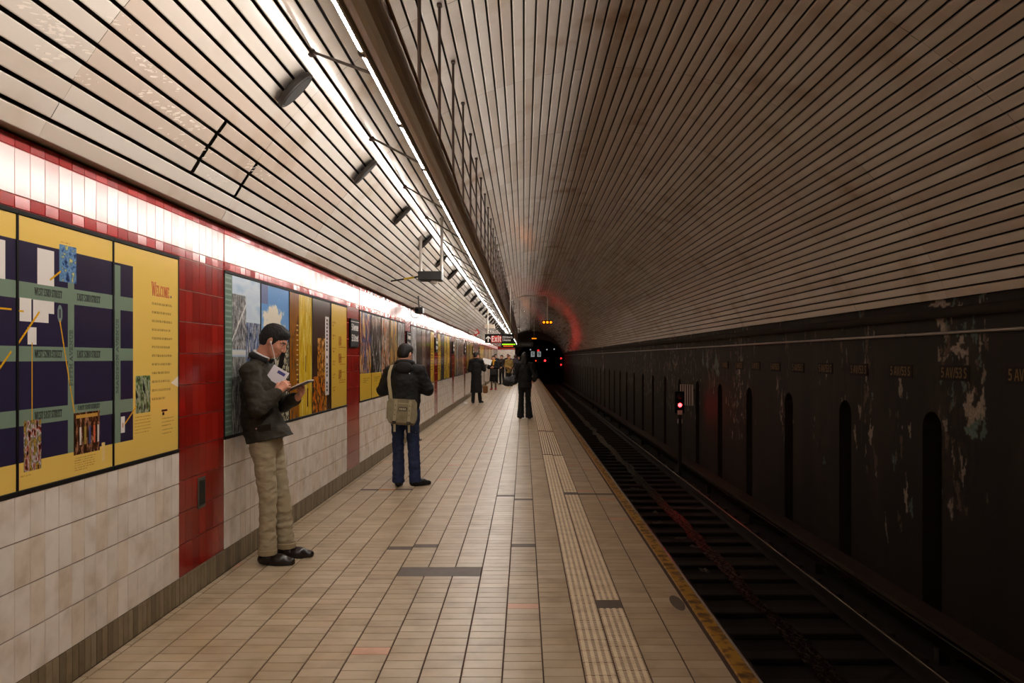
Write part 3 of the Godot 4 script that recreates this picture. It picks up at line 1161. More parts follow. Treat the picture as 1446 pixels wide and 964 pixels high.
func build_ends() -> void:
	# wall that closes the platform at the far end, left of the running tunnel
	var e := setting("wall_end")
	var g := Geo.new()
	g.box(Vector3(-1.5, 1.26, -LEFT_END - 0.2), Vector3(1.5, 2.52, 0.3), 0.01)
	put(g, "end_wall", M.white.mats[0], e)
	g = Geo.new()
	g.box(Vector3(-1.5, 2.38, -LEFT_END - 0.04), Vector3(1.5, 0.28, 0.03), 0.005)
	put(g, "red_band", M.red.mats[0], e)
	# portal ring and the dark running tunnel beyond
	var port := setting("wall_portal")
	var outer := PackedVector2Array()
	for k in 33:
		var p := on_vault(lerpf(-1.42, 1.42, k / 32.0), CR + 0.34, 0)
		outer.append(Vector2(p.x, p.y))
	for k in range(32, -1, -1):
		var an := lerpf(-1.5, 1.5, k / 32.0)
		outer.append(Vector2(1.75 + 2.6 * sin(an), 0.9 + 2.55 * cos(an)))
	g = Geo.new()
	g.prism(outer, ENDZ - 0.4, ENDZ)
	g.box(Vector3(-1.6, 0.8, ENDZ - 0.2), Vector3(1.6, 4.6, 0.4))
	put(g, "portal_ring", M.tunnel, port)
	g = Geo.new()
	var ring := PackedVector2Array()
	for k in 25:
		var an := lerpf(-1.75, 1.75, k / 24.0)
		ring.append(Vector2(1.75 + 2.9 * sin(an), 0.9 + 2.85 * cos(an)))
	for k in range(24, -1, -1):
		var an := lerpf(-1.75, 1.75, k / 24.0)
		ring.append(Vector2(1.75 + 2.6 * sin(an), 0.9 + 2.55 * cos(an)))
	g.prism(ring, -190.0, ENDZ - 0.4)
	g.box(Vector3(-0.75, -0.3, -134.2), Vector3(0.3, 2.2, 111.6))
	g.box(Vector3(1.7, 1.0, -190.2), Vector3(7.0, 6.0, 0.4))
	put(g, "tunnel_lining", M.tunnel, port)
	# behind the camera
	var b := setting("wall_back")
	g = Geo.new()
	g.box(Vector3(0.9, 1.6, BACKZ + 0.2), Vector3(8.0, 6.2, 0.4))
	put(g, "closing_wall", M.concrete, b)

# ---------------------------------------------------------------- the lamp row
func build_lamps() -> void:
	var k := 1.07
	var pitch := 0.99
	var tx := -0.645 * k
	var ty := EYE + 1.235 * k
	var tr := thing("lamp_trough", "long dark metal lighting trough hung on rods below the slatted vault", "light fixture", Vector3(-0.57, 2.77, 0))
	var off := -tr.position
	var poly := PackedVector2Array()
	var prof: Array[Vector2] = [Vector2(-0.612, 1.16), Vector2(-0.606, 1.1505), Vector2(-0.598, 1.15)]
	for j in 9:
		var an := lerpf(PI * 1.08, PI * 1.98, j / 8.0)
		prof.append(Vector2(-0.533 + 0.061 * cos(an), 1.183 + 0.052 * sin(an)))
	prof.append_array([Vector2(-0.474, 1.2), Vector2(-0.53, 1.335), Vector2(-0.56, 1.34), Vector2(-0.602, 1.285), Vector2(-0.612, 1.26)])
	for q in prof:
		poly.append(Vector2(q.x * k, EYE + q.y * k))
	var g := Geo.new()
	var zz0 := BACKZ - 0.6
	var zz1 := -74.6
	g.prism(poly, zz1, zz0, Transform3D(Basis(), off))
	put(g, "housing", M.trough, tr)
	g = Geo.new()
	g.box(Vector3(tx - 0.026, ty + 0.05, (zz0 + zz1) * 0.5) + off, Vector3(0.042, 0.004, zz0 - zz1))
	put(g, "reflector_strip", M.dark_metal, tr)
	for q: float in [0.0, 0.026]:
		g = Geo.new()
		var pts := []
		for j in 120:
			pts.append(Vector3(-0.525 + q * 0.5 + 0.004 * sin(j * 1.7), EYE + 1.36 - q + 0.006 * sin(j * 2.3), zz0 - j * 0.69) + off)
		g.tube(pts, 0.006, 6)
		put(g, "cable", mat(150, 112, 74, 0.6), tr)
	# hanger rods and braces
	var rx := -0.578
	var top := CY + sqrt(CR * CR - (rx - CX) * (rx - CX))
	var rg := Geo.new()
	rg.tube([Vector3(0, EYE + 1.42, 0), Vector3(0, top - 0.004, 0)], 0.0105, 8)
	rg.box(Vector3(0, top - 0.018, 0), Vector3(0.034, 0.022, 0.04), 0.004)
	rg.box(Vector3(0, EYE + 1.44, 0), Vector3(0.045, 0.03, 0.045), 0.004)
	var rm := rg.mesh()
	for j in 66:
		inst(rm, "hanger_rod", M.rod, tr, Transform3D(Basis(), Vector3(rx, 0, -0.18 - 0.99 * j) + off))
	var sg := Geo.new()
	sg.tube([Vector3(-1.336, 3.487, 0), Vector3(-0.655, 2.96, 0.92)], 0.0095, 6)
	sg.box(Vector3(-1.336, 3.478, 0), Vector3(0.05, 0.035, 0.05), 0.005)
	var sm := sg.mesh()
	for j in 22:
		inst(sm, "brace", M.rod, tr, Transform3D(Basis(), Vector3(0, 0, -1.03 - 1.85 * j) + off))
	# lamp holders, one between each two tubes
	var hg := Geo.new()
	hg.box(Vector3(tx + 0.002, ty + 0.008, 0), Vector3(0.05, 0.06, 0.034), 0.005)
	hg.box(Vector3(tx - 0.01, ty + 0.04, 0), Vector3(0.05, 0.018, 0.02), 0.003)
	hg.box(Vector3(tx + 0.045, ty + 0.045, 0), Vector3(0.08, 0.012, 0.02), 0.003)
	var hm := hg.mesh()
	# the tubes themselves
	var tg := Geo.new()
	tg.tube([Vector3(0, 0, pitch * 0.5 - 0.036), Vector3(0, 0, -pitch * 0.5 + 0.036)], 0.019, 10)
	var tm := tg.mesh()
	var cg := Geo.new()
	cg.tube([Vector3(0, 0, 0.008), Vector3(0, 0, -0.008)], 0.0198, 10)
	var cm := cg.mesh()
	var gm := glow(tube_color, tube_glow)
	for j in 90:
		var d := 3.23 - pitch * 11 + pitch * j
		if d > 74.4:
			break
		inst(hm, "lamp_holder", M.dark_metal, tr, Transform3D(Basis(), Vector3(0, 0, -d) + off))
		if d + pitch > 74.4:
			break
		var o := MeshInstance3D.new()
		o.name = numbered("fluorescent_tube")
		o.mesh = tm
		o.material_override = gm
		add_child(o, true)
		o.position = Vector3(tx, ty, -d - pitch * 0.5)
		tag(o, "lit white fluorescent tube in the row along the hanging trough", "tube light", "fluorescent tubes in the lamp row")
		for s: float in [-1.0, 1.0]:
			inst(cm, "end_cap", M.white_metal, o, Transform3D(Basis(), Vector3(0, 0, s * (pitch * 0.5 - 0.028))))
		if j % 2 == 0:
			var l := AreaLight3D.new()
			l.name = numbered("tube_light")
			add_child(l, true)
			var dir := Vector3(-1.0, 0.12, 0).normalized()
			l.transform = Transform3D(Basis(Vector3(0, 0, 1), (-dir).cross(Vector3(0, 0, 1)).normalized(), -dir), Vector3(tx, ty, -d - pitch) + dir * 0.022)
			l.area_size = Vector2(pitch * 1.9, 0.034)
			l.light_color = tube_color
			l.light_energy = tube_light
			l.shadow_enabled = true
			l.area_range = 40.0


# ---------------------------------------------------------------- posters and signs on the left wall
const PY0 := 0.985
const PY1 := 2.178


func px_rect(im: Image, d0: float, y0: float, d1: float, y1: float, a: float, b: float, c: Color) -> void:
	var w := im.get_width()
	var h := im.get_height()
	var x0 := int(round((a - d0) / (d1 - d0) * w)) if d1 > d0 else 0
	x0 = int(round((a - d0) / (d1 - d0) * w))
	var x1 := int(round((b - d0) / (d1 - d0) * w))
	var t0 := int(round((PY1 - y1) / (PY1 - PY0) * h))
	var t1 := int(round((PY1 - y0) / (PY1 - PY0) * h))
	im.fill_rect(Rect2i(maxi(x0, 0), maxi(t0, 0), maxi(mini(x1, w) - maxi(x0, 0), 0), maxi(t1 - t0, 0)), c)


func px_line(im: Image, d0: float, d1: float, a: Vector2, b: Vector2, wide: float, c: Color) -> void:
	var w := im.get_width()
	var h := im.get_height()
	var p := Vector2((a.x - d0) / (d1 - d0) * w, (PY1 - a.y) / (PY1 - PY0) * h)
	var q := Vector2((b.x - d0) / (d1 - d0) * w, (PY1 - b.y) / (PY1 - PY0) * h)
	var steps := int(p.distance_to(q) * 2.0) + 1
	for s in steps + 1:
		var m := p.lerp(q, float(s) / steps)
		for x in range(int(m.x - wide), int(m.x + wide) + 1):
			for y in range(int(m.y - wide), int(m.y + wide) + 1):
				if x >= 0 and y >= 0 and x < w and y < h:
					im.set_pixel(x, y, c)


# marks like lines of small print
func px_text(im: Image, r: RandomNumberGenerator, x0: int, y0: int, wide: int, lines: int, step: int, c: Color, tall := 3) -> void:
	for l in lines:
		var x := x0
		var stop := x0 + int(wide * (1.0 if l < lines - 1 else r.randf_range(0.5, 0.9)) * r.randf_range(0.84, 1.0))
		while x < stop:
			var word := 5 + r.randi() % 12
			for k in range(x, mini(x + word, stop)):
				for y in tall:
					if r.randf() < 0.62:
						var py := y0 + l * step + y
						if k < im.get_width() and py < im.get_height():
							im.set_pixel(k, py, c.lerp(im.get_pixel(k, py), r.randf() * 0.5))
			x += word + 3


func px_photo(im: Image, r: RandomNumberGenerator, x0: int, y0: int, w: int, h: int, cols: Array, sx := 0.12, sy := 0.03) -> void:
	var n := noise(r.randi() % 9999, 0.6, 3)
	for y in h:
		for x in w:
			var f := clampf(n.get_noise_2d(x * sx, y * sy) * 0.9 + 0.5 + r.randf_range(-0.06, 0.06), 0.0, 0.999) * (cols.size() - 1)
			var c: Color = cols[int(f)]
			var px := x0 + x
			var py := y0 + y
			if px >= 0 and py >= 0 and px < im.get_width() and py < im.get_height():
				im.set_pixel(px, py, c.lerp(cols[int(f) + 1], f - int(f)))


func map_image(which: int, d0: float, d1: float) -> Image:
	var w := 384
	var h := 606
	var r := RandomNumberGenerator.new()
	r.seed = 500 + which
	var im := Image.create(w, h, false, Image.FORMAT_RGB8)
	var yellow := Color8(228, 190, 96)
	var navy := Color8(44, 38, 62)
	var green := Color8(116, 134, 116)
	var cream := Color8(226, 218, 212)
	var gold := Color8(214, 158, 26)
	im.fill(yellow)
	var edge := 4.19
	px_rect(im, d0, 1.104, d1, 2.07, d0, minf(edge, d1), navy)
	for s: Vector2 in [Vector2(1.817, 1.892), Vector2(1.545, 1.612), Vector2(1.262, 1.333)]:
		px_rect(im, d0, s.x, d1, s.y, d0, minf(edge, d1), green)
	px_rect(im, d0, 1.104, d1, 1.93, 3.594, 3.645, green)
	px_rect(im, d0, 1.104, d1, 2.058, 4.001, 4.057, green)
	if which == 1:
		px_rect(im, d0, 1.891, d1, 2.053, 3.364, 3.486, cream)
		px_rect(im, d0, 1.72, d1, 1.821, 3.245, 3.323, cream)
		px_rect(im, d0, 1.72, d1, 1.82, 3.336, 3.445, cream)
		px_rect(im, d0, 1.762, d1, 1.82, 3.336, 3.486, cream)
		px_rect(im, d0, 1.618, d1, 1.695, 3.298, 3.359, cream)
		# small pictures
		px_photo(im, r, int((3.527 - d0) * 508), int((PY1 - 2.094) * 508), 69, 89, [Color8(30, 48, 84), Color8(64, 100, 150), Color8(112, 150, 186), Color8(70, 104, 146), Color8(206, 196, 110)], 0.06, 0.06)
		px_rect(im, d0, 1.92, d1, 2.094, 3.527, 3.54, Color8(90, 130, 160))
		px_photo(im, r, int((3.274 - d0) * 508), int((PY1 - 1.284) * 508), 61, 114, [Color8(40, 30, 26), Color8(150, 60, 34), Color8(196, 190, 200), Color8(96, 84, 52), Color8(190, 150, 60), Color8(70, 40, 26)], 0.09, 0.04)
		px_photo(im, r, int((3.642 - d0) * 508), int((PY1 - 1.29) * 508), 115, 104, [Color8(38, 22, 14), Color8(60, 34, 20), Color8(84, 50, 28), Color8(56, 30, 18), Color8(190, 140, 110), Color8(60, 36, 22)], 0.10, 0.025)
		px_rect(im, d0, 1.262, d1, 1.28, 3.66, 3.85, Color8(196, 150, 70))
		for q: Array in [[3.69, Color8(210, 196, 184)], [3.73, Color8(150, 130, 60)], [3.77, Color8(70, 80, 130)], [3.81, Color8(196, 96, 70)], [3.845, Color8(200, 190, 190)]]:
			px_rect(im, d0, 1.13, d1, 1.22, q[0], q[0] + 0.016, q[1])
			px_rect(im, d0, 1.222, d1, 1.236, q[0] + 0.003, q[0] + 0.013, Color8(150, 100, 74))
		for k in 26:
			for j in 44:
				var ex := (k - 13.0) / 10.0
				var ey := (j - 22.0) / 21.0
				if ex * ex + ey * ey < 1.0:
					im.set_pixel(int((3.531 - d0) * 508) + k - 13, int((PY1 - 1.768) * 508) + j - 22, Color8(112, 132, 128) if absf(ex) > 0.35 or absf(ey) > 0.5 else Color8(64, 66, 74))
		px_line(im, d0, d1, Vector2(3.459, 1.92), Vector2(3.537, 1.967), 1.4, gold)
		px_line(im, d0, d1, Vector2(3.378, 1.765), Vector2(3.162, 1.548), 1.4, gold)
		px_line(im, d0, d1, Vector2(3.531, 1.733), Vector2(3.645, 1.298), 1.2, gold)
		px_line(im, d0, d1, Vector2(3.1, 1.766), Vector2(3.269, 1.763), 1.4, gold)
		px_line(im, d0, d1, Vector2(3.328, 1.625), Vector2(3.328, 1.285), 1.2, gold)
		px_text(im, r, int((3.535 - d0) * 508), int((PY1 - 2.108) * 508), 56, 1, 5, Color8(176, 120, 60))
		px_text(im, r, int((3.25 - d0) * 508), int((PY1 - 1.045) * 508), 76, 1, 5, Color8(140, 90, 40))
		px_text(im, r, int((3.65 - d0) * 508), int((PY1 - 1.07) * 508), 96, 6, 6, Color8(120, 84, 40), 2)
		px_photo(im, r, int((3.885 - d0) * 508), int((PY1 - 1.12) * 508), 16, 50, [yellow, Color8(226, 200, 150), yellow, Color8(214, 196, 160)], 0.2, 0.1)
	elif which == 0:
		px_photo(im, r, int((4.218 - d0) * 508), int((PY1 - 1.456) * 508), 86, 108, [Color8(30, 40, 30), Color8(120, 132, 110), Color8(172, 176, 150), Color8(84, 110, 60), Color8(50, 64, 40), Color8(150, 158, 120)], 0.07, 0.03)
		px_rect(im, d0, 1.152, d1, 1.24, 4.062, 4.103, cream)
		px_rect(im, d0, 1.18, d1, 1.205, 4.078, 4.088, Color8(190, 120, 50))
		px_line(im, d0, d1, Vector2(4.103, 1.198), Vector2(4.223, 1.283), 1.2, gold)
		px_text(im, r, int((4.407 - d0) * 508), int((PY1 - 1.886) * 508), 130, 12, 26, Color8(110, 86, 50), 7)
		px_text(im, r, int((4.21 - d0) * 508), int((PY1 - 1.226) * 508), 110, 6, 9, Color8(150, 106, 40), 3)
		px_rect(im, d0, 1.236, d1, 1.246, 4.525, 4.60, Color8(44, 36, 30))
		px_rect(im, d0, 1.214, d1, 1.232, 4.535, 4.56, Color8(44, 36, 30))
		px_text(im, r, int((4.53 - d0) * 508), int((PY1 - 1.195) * 508), 88, 3, 11, Color8(110, 84, 44), 3)
		px_text(im, r, int((4.53 - d0) * 508), int((PY1 - 1.125) * 508), 84, 2, 11, Color8(110, 84, 44), 3)
	else:
		px_rect(im, d0, 1.89, d1, 2.053, 2.9, 3.165, cream)
		px_line(im, d0, d1, Vector2(2.7, 2.04), Vector2(3.12, 1.955), 1.4, gold)
		px_line(im, d0, d1, Vector2(2.5, 1.766), Vector2(3.2, 1.766), 1.4, gold)
		px_line(im, d0, d1, Vector2(3.2, 1.586), Vector2(2.9, 1.29), 1.4, gold)
	return im


func poster_image(style: String, sd: int) -> Image:
	var w := 112
	var h := 176
	var r := RandomNumberGenerator.new()
	r.seed = sd
	var im := Image.create(w, h, false, Image.FORMAT_RGB8)
	match style:
		"skyline":
			im.fill(Color8(186, 204, 224))
			px_photo(im, r, 0, 0, w, 50, [Color8(168, 192, 220), Color8(206, 218, 230), Color8(190, 206, 226)], 0.02, 0.05)
			px_photo(im, r, 22, 20, 42, 62, [Color8(40, 40, 44), Color8(190, 190, 190), Color8(70, 70, 74), Color8(214, 214, 212)], 0.5, 0.05)
			px_photo(im, r, 64, 50, 48, 126, [Color8(60, 62, 80), Color8(196, 200, 206), Color8(96, 116, 160), Color8(40, 40, 50), Color8(222, 224, 226)], 0.35, 0.035)
			px_photo(im, r, 22, 90, 42, 86, [Color8(30, 30, 30), Color8(206, 206, 202), Color8(60, 60, 60), Color8(226, 224, 220)], 0.6, 0.03)
			for k in 42:
				for t in 3:
					im.set_pixel(22 + k, clampi(70 - k + t, 0, h - 1), Color8(224, 224, 220))
			im.fill_rect(Rect2i(22, 83, 42, 5), Color8(224, 222, 216))
			im.fill_rect(Rect2i(0, 0, 22, h), Color8(104, 126, 112))
			for y in range(3, h, 6):
				im.fill_rect(Rect2i(3, y, 17, 2), Color8(140, 160, 146))
		"cloud":
			var n := noise(sd, 1.0, 5)
			for y in h:
				for x in w:
					var c := Color8(96, 146, 206).lerp(Color8(150, 186, 222), float(y) / h)
					var e := Vector2((x - 46) / 52.0, (y - 58) / 40.0).length() + 0.5 * n.get_noise_2d(x * 0.06, y * 0.06)
					c = c.lerp(Color8(226, 218, 200), clampf((0.95 - e) * 5.0, 0.0, 1.0))
					if y > 66 + 12.0 * n.get_noise_1d(x * 0.1):
						var b := n.get_noise_2d(x * 0.35, y * 0.1)
						c = Color8(26, 24, 20) if b < 0.0 else Color8(196, 188, 160)
						if absf(x - (100 - (y - 66) * 0.7)) < 10.0:
							c = Color8(22, 20, 18)
					if y < 24 and x < 26:
						c = c.lerp(Color8(120, 90, 110), 0.5)
					im.set_pixel(x, y, c)
		"gold":
			px_photo(im, r, 0, 0, 46, h, [Color8(112, 66, 14), Color8(140, 86, 20), Color8(126, 76, 16)], 0.05, 0.02)
			px_photo(im, r, 46, 0, w - 46, h, [Color8(196, 156, 20), Color8(222, 190, 60), Color8(180, 138, 12), Color8(228, 206, 110), Color8(190, 150, 20)], 0.12, 0.015)
			for y in range(44, 130, 7):
				im.fill_rect(Rect2i(33, y, 9, 2), Color8(196, 168, 110))
			im.fill_rect(Rect2i(78, 88, 3, 24), Color8(110, 60, 12))
			im.fill_rect(Rect2i(86, 136, 6, 28), Color8(110, 56, 14))
		"night":
			px_photo(im, r, 0, 0, w, h, [Color8(26, 16, 14), Color8(60, 30, 18), Color8(40, 26, 22), Color8(90, 60, 40), Color8(50, 30, 22)], 0.12, 0.03)
			px_photo(im, r, 30, 60, 56, 116, [Color8(40, 22, 10), Color8(150, 84, 20), Color8(206, 150, 50), Color8(70, 36, 14), Color8(190, 110, 30), Color8(226, 206, 150)], 0.16, 0.05)
			px_photo(im, r, 0, 120, 70, 56, [Color8(150, 76, 16), Color8(190, 110, 30), Color8(70, 34, 12), Color8(206, 140, 50)], 0.1, 0.06)
			im.fill_rect(Rect2i(76, 24, 24, 128), Color8(206, 200, 196))
			for y in range(28, 148, 6):
				if r.randf() < 0.8:
					im.fill_rect(Rect2i(84, y, 7, 4), Color8(70, 62, 66))
		"notes":
			im.fill(Color8(212, 172, 66))
			for y in [30, 52, 74, 96, 118, 140]:
				px_text(im, r, 10, y, 22, 2, 5, Color8(140, 96, 40), 3)
			for y in [54, 84, 112]:
				px_photo(im, r, 52, y, 20, 16, [Color8(206, 160, 60), Color8(150, 90, 40), Color8(212, 172, 66)], 0.3, 0.3)
				im.fill_rect(Rect2i(60, y + 18, 44, 1), Color8(160, 100, 40))
			for q: Array in [[56, 72], [56, 116]]:
				for s: Rect2i in [Rect2i(q[0], q[1], 44, 1), Rect2i(q[0], q[1] + 18, 44, 1), Rect2i(q[0], q[1], 1, 18), Rect2i(q[0] + 43, q[1], 1, 18)]:
					im.fill_rect(s, Color8(160, 90, 40))
		_:
			var pal: Array = {
				"figures": [Color8(90, 60, 40), Color8(206, 150, 60), Color8(190, 176, 150), Color8(120, 40, 36), Color8(80, 110, 170), Color8(40, 30, 26), Color8(200, 130, 60)],
				"dark": [Color8(24, 18, 16), Color8(50, 40, 36), Color8(30, 22, 20), Color8(190, 184, 176), Color8(34, 26, 24), Color8(20, 16, 14)],
				"crowd": [Color8(196, 190, 180), Color8(206, 120, 60), Color8(70, 50, 40), Color8(214, 206, 196), Color8(150, 90, 60), Color8(120, 110, 70)],
				"orange": [Color8(196, 128, 60), Color8(206, 160, 90), Color8(110, 130, 110), Color8(180, 110, 50), Color8(90, 80, 60)],
				"grey": [Color8(100, 98, 96), Color8(180, 178, 176), Color8(70, 66, 64), Color8(150, 148, 146), Color8(206, 204, 202)],
				"pale": [Color8(206, 204, 206), Color8(150, 148, 152), Color8(222, 220, 220), Color8(90, 88, 92), Color8(190, 188, 192)],
				"tower": [Color8(70, 66, 62), Color8(110, 104, 98), Color8(50, 46, 44), Color8(96, 92, 88)],
				"brown": [Color8(110, 80, 66), Color8(150, 130, 110), Color8(80, 54, 46), Color8(176, 160, 140)],
				"maroon": [Color8(40, 34, 32), Color8(60, 50, 44), Color8(90, 20, 18), Color8(30, 26, 26), Color8(70, 60, 56)],
				"yellow": [Color8(206, 168, 56), Color8(190, 150, 40), Color8(216, 184, 80), Color8(160, 120, 50)],
			}[style]
			px_photo(im, r, 0, 0, w, h, pal, 0.055, 0.012)
			px_photo(im, r, 12, 40 + r.randi() % 30, 34, 100, pal, 0.16, 0.03)
			px_photo(im, r, 60, 20 + r.randi() % 30, 30, 120, pal, 0.14, 0.025)
			if style == "tower":
				for y in range(10, 170, 9):
					for x in range(8, 104, 11):
						im.fill_rect(Rect2i(x, y, 6, 5), Color8(46, 44, 44))
			if style == "yellow":
				px_text(im, r, 20, 60, 60, 8, 10, Color8(120, 84, 30), 3)
	return im


func panel(d0: float, d1: float, im: Image, label: String, foot := false) -> Node3D:
	var at := Vector3(WALL - 0.006, PY0 - 0.02, -(d0 + d1) * 0.5)
	var t := thing("poster_panel", label, "poster", at)
	var half := (d1 - d0) * 0.5
	var g := Geo.new()
	g.box(Vector3(-0.002, (PY1 - PY0) * 0.5 + 0.02, 0), Vector3(0.006, PY1 - PY0 + 0.03, half * 2.0 - 0.001))
	put(g, "backing_board", M.black, t)
	g = Geo.new()
	var h := PY1 - PY0
	g.quad(Vector3(0.0022, 0.02, half - 0.005), Vector3(0.0022, 0.02, -half + 0.005), Vector3(0.0022, 0.02 + h, -half + 0.005), Vector3(0.0022, 0.02 + h, half - 0.005), Vector3.RIGHT)
	put(g, "printed_sheet", img_mat(im, 0.16), t)
	g = Geo.new()
	g.box(Vector3(0.004, 0.008, 0), Vector3(0.012, 0.022, half * 2.0 - 0.001), 0.002)
	g.box(Vector3(0.004, h + 0.031, 0), Vector3(0.012, 0.02, half * 2.0 - 0.001), 0.002)
	for s: float in [-1.0, 1.0]:
		g.box(Vector3(0.003, h * 0.5 + 0.02, s * (half - 0.0035)), Vector3(0.008, h, 0.0065), 0.001)
	put(g, "frame", M.black, t)
	if foot:
		g = Geo.new()
		g.box(Vector3(0.0028, 0.2, 0), Vector3(0.002, 0.36, half * 2.0 - 0.013))
		var f := put(g, "caption_strip", mat(206, 166, 44, 0.3), t)
		f.set_meta("label", "yellow caption strip")
		g = Geo.new()
		for k in 3:
			g.box(Vector3(0.0041, 0.31 - 0.025 * k, 0.06 * (k - 1)), Vector3(0.0006, 0.006, half * (1.2 - 0.3 * k)))
		put(g, "caption_print", mat(120, 86, 20, 0.5), f)
	return t


func wall_words(text: String, d: float, y: float, height: float, width: float, m: Material, t: Node3D, up := false, serif := true) -> void:
	var b := Basis(Vector3(0, 0, -1), Vector3.UP, Vector3.RIGHT)
	if up:
		b = b * Basis(Vector3(0, 0, 1), PI / 2)
	words(text, height, m, t, Transform3D(b, Vector3(WALL - 0.0026, y, -d) - t.position), width, serif)


func build_panels() -> void:
	var pw := BAY_LEN / 5.0
	var ink := mat(50, 54, 52, 0.5)
	# the map bay: three of its five sheets are in the picture
	var a := panel(BAY0 + pw * 4, BAY0 + pw * 5, map_image(0, BAY0 + pw * 4, BAY0 + pw * 5), "yellow map panel with the red word WELCOME beside a red tiled pier")
	var b := panel(BAY0 + pw * 3, BAY0 + pw * 4, map_image(1, BAY0 + pw * 3, BAY0 + pw * 4), "navy street map panel with green streets, white blocks and small pictures")
	panel(BAY0 + pw * 2, BAY0 + pw * 3, map_image(2, BAY0 + pw * 2, BAY0 + pw * 3), "navy map panel with one white block, joined to the street map's other side")
	panel(BAY0 + pw * 1, BAY0 + pw * 2, poster_image("yellow", 70), "yellow map panel at the far side of the street map")
	for q: Array in [["53RD", 1.856], ["52ND", 1.577], ["51ST", 1.299]]:
		wall_words("WEST %s STREET" % q[0], 3.447, q[1], 0.034, 0.2, ink, b)
		if q[0] != "51ST":
			wall_words("EAST %s STREET" % q[0], 3.766, q[1], 0.034, 0.2, ink, b)
	wall_words("EAST 51ST STREET", 3.768, 1.314, 0.022, 0.19, ink, b)
	wall_words("FIFTH AVENUE", 3.619, 1.56, 0.022, 0.27, ink, b, true)
	wall_words("MADISON AVENUE", 4.03, 1.57, 0.022, 0.4, ink, a, true)
	var red := mat(196, 60, 24, 0.5)
	wall_words("W", 4.425, 1.963, 0.078, 0.055, red, a)
	wall_words("ELCOME", 4.535, 1.955, 0.062, 0.165, red, a)
	var g := Geo.new()
	g.lathe([Vector2(0, 0.0008), Vector2(0.008, 0.0008), Vector2(0.008, 0)], 12, Transform3D(Basis(Vector3(0, 0, 1), Vector3.RIGHT, Vector3.UP), Vector3(WALL - 0.0035, 1.935, -4.642) - a.position))
	put(g, "dot", ink, a)
	g = Geo.new()
	g.tri(Vector3(WALL - 0.0032, 1.445, -4.738) - a.position, Vector3(WALL - 0.0032, 1.375, -4.738) - a.position, Vector3(WALL - 0.0032, 1.405, -4.64) - a.position, Vector3.RIGHT, Vector3.RIGHT, Vector3.RIGHT)
	put(g, "torn_patch", mat(230, 214, 190, 0.6), a)
	# the bays beyond
	var styles := [
		[["skyline", "green edged poster of black and white city views behind the leaning man"], ["cloud", "poster of a white cloud in blue sky over dark trees"], ["gold", "brown and gold poster with a column of pale marks"], ["night", "dark brown and gold poster with a white vertical label"], ["notes", "yellow poster with small brown notes and sketches"]],
		[["figures", "poster of tall brown, gold and blue figures above a yellow strip"], ["dark", "nearly black poster with white streaks above a yellow strip"], ["crowd", "poster of orange and white standing figures"], ["orange", "orange and sage green poster"], ["grey", "grey and white striped poster beside a red pier"]],
		[["pale", "pale grey poster of vertical stripes in the third bay"], ["tower", "dark grey poster of a tower front with windows"], ["brown", "tan and brown poster between two dark ones"], ["maroon", "near black poster with dark red stripes"], ["yellow", "plain yellow poster with lines of small print"]],
	]
	for k in range(1, 14):
		for j in 5:
			var s: Array
			if k <= 3:
				s = styles[k - 1][j]
			else:
				s = [["yellow", "tower", "yellow", "notes", "maroon"][(j + (k - 4) * 2) % 5] if k % 2 == 0 else ["orange", "grey", "figures", "brown", "crowd"][(j + k) % 5], ""]
				var look: String = {"yellow": "yellow printed", "tower": "dark grey tower", "notes": "yellow sketch", "maroon": "black and dark red", "orange": "orange and green", "grey": "grey striped", "figures": "many-coloured figure", "brown": "tan and brown", "crowd": "orange and white crowd"}[s[0]]
				s[1] = "%s poster, %s sheet of the %s bay past the street map" % [look, ["first", "second", "third", "fourth", "fifth"][j], ["fourth", "fifth", "sixth", "seventh", "eighth", "ninth", "tenth", "eleventh", "twelfth", "thirteenth"][k - 4]]
				if k > 6:
					s[1] = "wide %s poster filling the %s bay past the street map" % [look, ["fourth", "fifth", "sixth", "seventh", "eighth", "ninth", "tenth", "eleventh", "twelfth", "thirteenth"][k - 4]]
			var d0 := BAY0 + BAY * k + pw * j
			if d0 + pw > LEFT_END:
				continue
			if k > 3 and j > 0 and k > 6:
				continue
			var p := panel(d0, d0 + (pw if k <= 6 else pw * 5.0), poster_image(s[0], 80 + k * 10 + j), s[1], k == 2 and j < 2)
			if k > 3:
				p.set_meta("group", "far posters along the tiled wall")
	# black station signs on the piers
	for k in range(1, 8):
		var d := BAY0 + BAY * k + BAY_LEN + 0.36
		var t := thing("pier_sign", "black sign with white station name on the %s red pier past the street map" % ["second", "third", "fourth", "fifth", "sixth", "seventh", "eighth"][k - 1], "sign", Vector3(WALL - 0.006, 1.7, -d), 0.0, "black signs on the red piers")
		g = Geo.new()
		g.box(Vector3(0.014, 0.175, 0.02), Vector3(0.028, 0.36, 0.46), 0.004)
		put(g, "plate", M.black, t)
		g = Geo.new()
		g.box(Vector3(0.029, 0.318, 0.02), Vector3(0.002, 0.006, 0.45))
		put(g, "white_line", M.print_white, t)
		var bb := Basis(Vector3(0, 0, -1), Vector3.UP, Vector3.RIGHT)
		words("5 Avenue", 0.085, M.print_white, t, Transform3D(bb, Vector3(0.0288, 0.245, 0.02)), 0.36, false, "lettering", 700)
		words("53 Street", 0.085, M.print_white, t, Transform3D(bb, Vector3(0.0288, 0.11, 0.02)), 0.36, false, "lettering", 700)


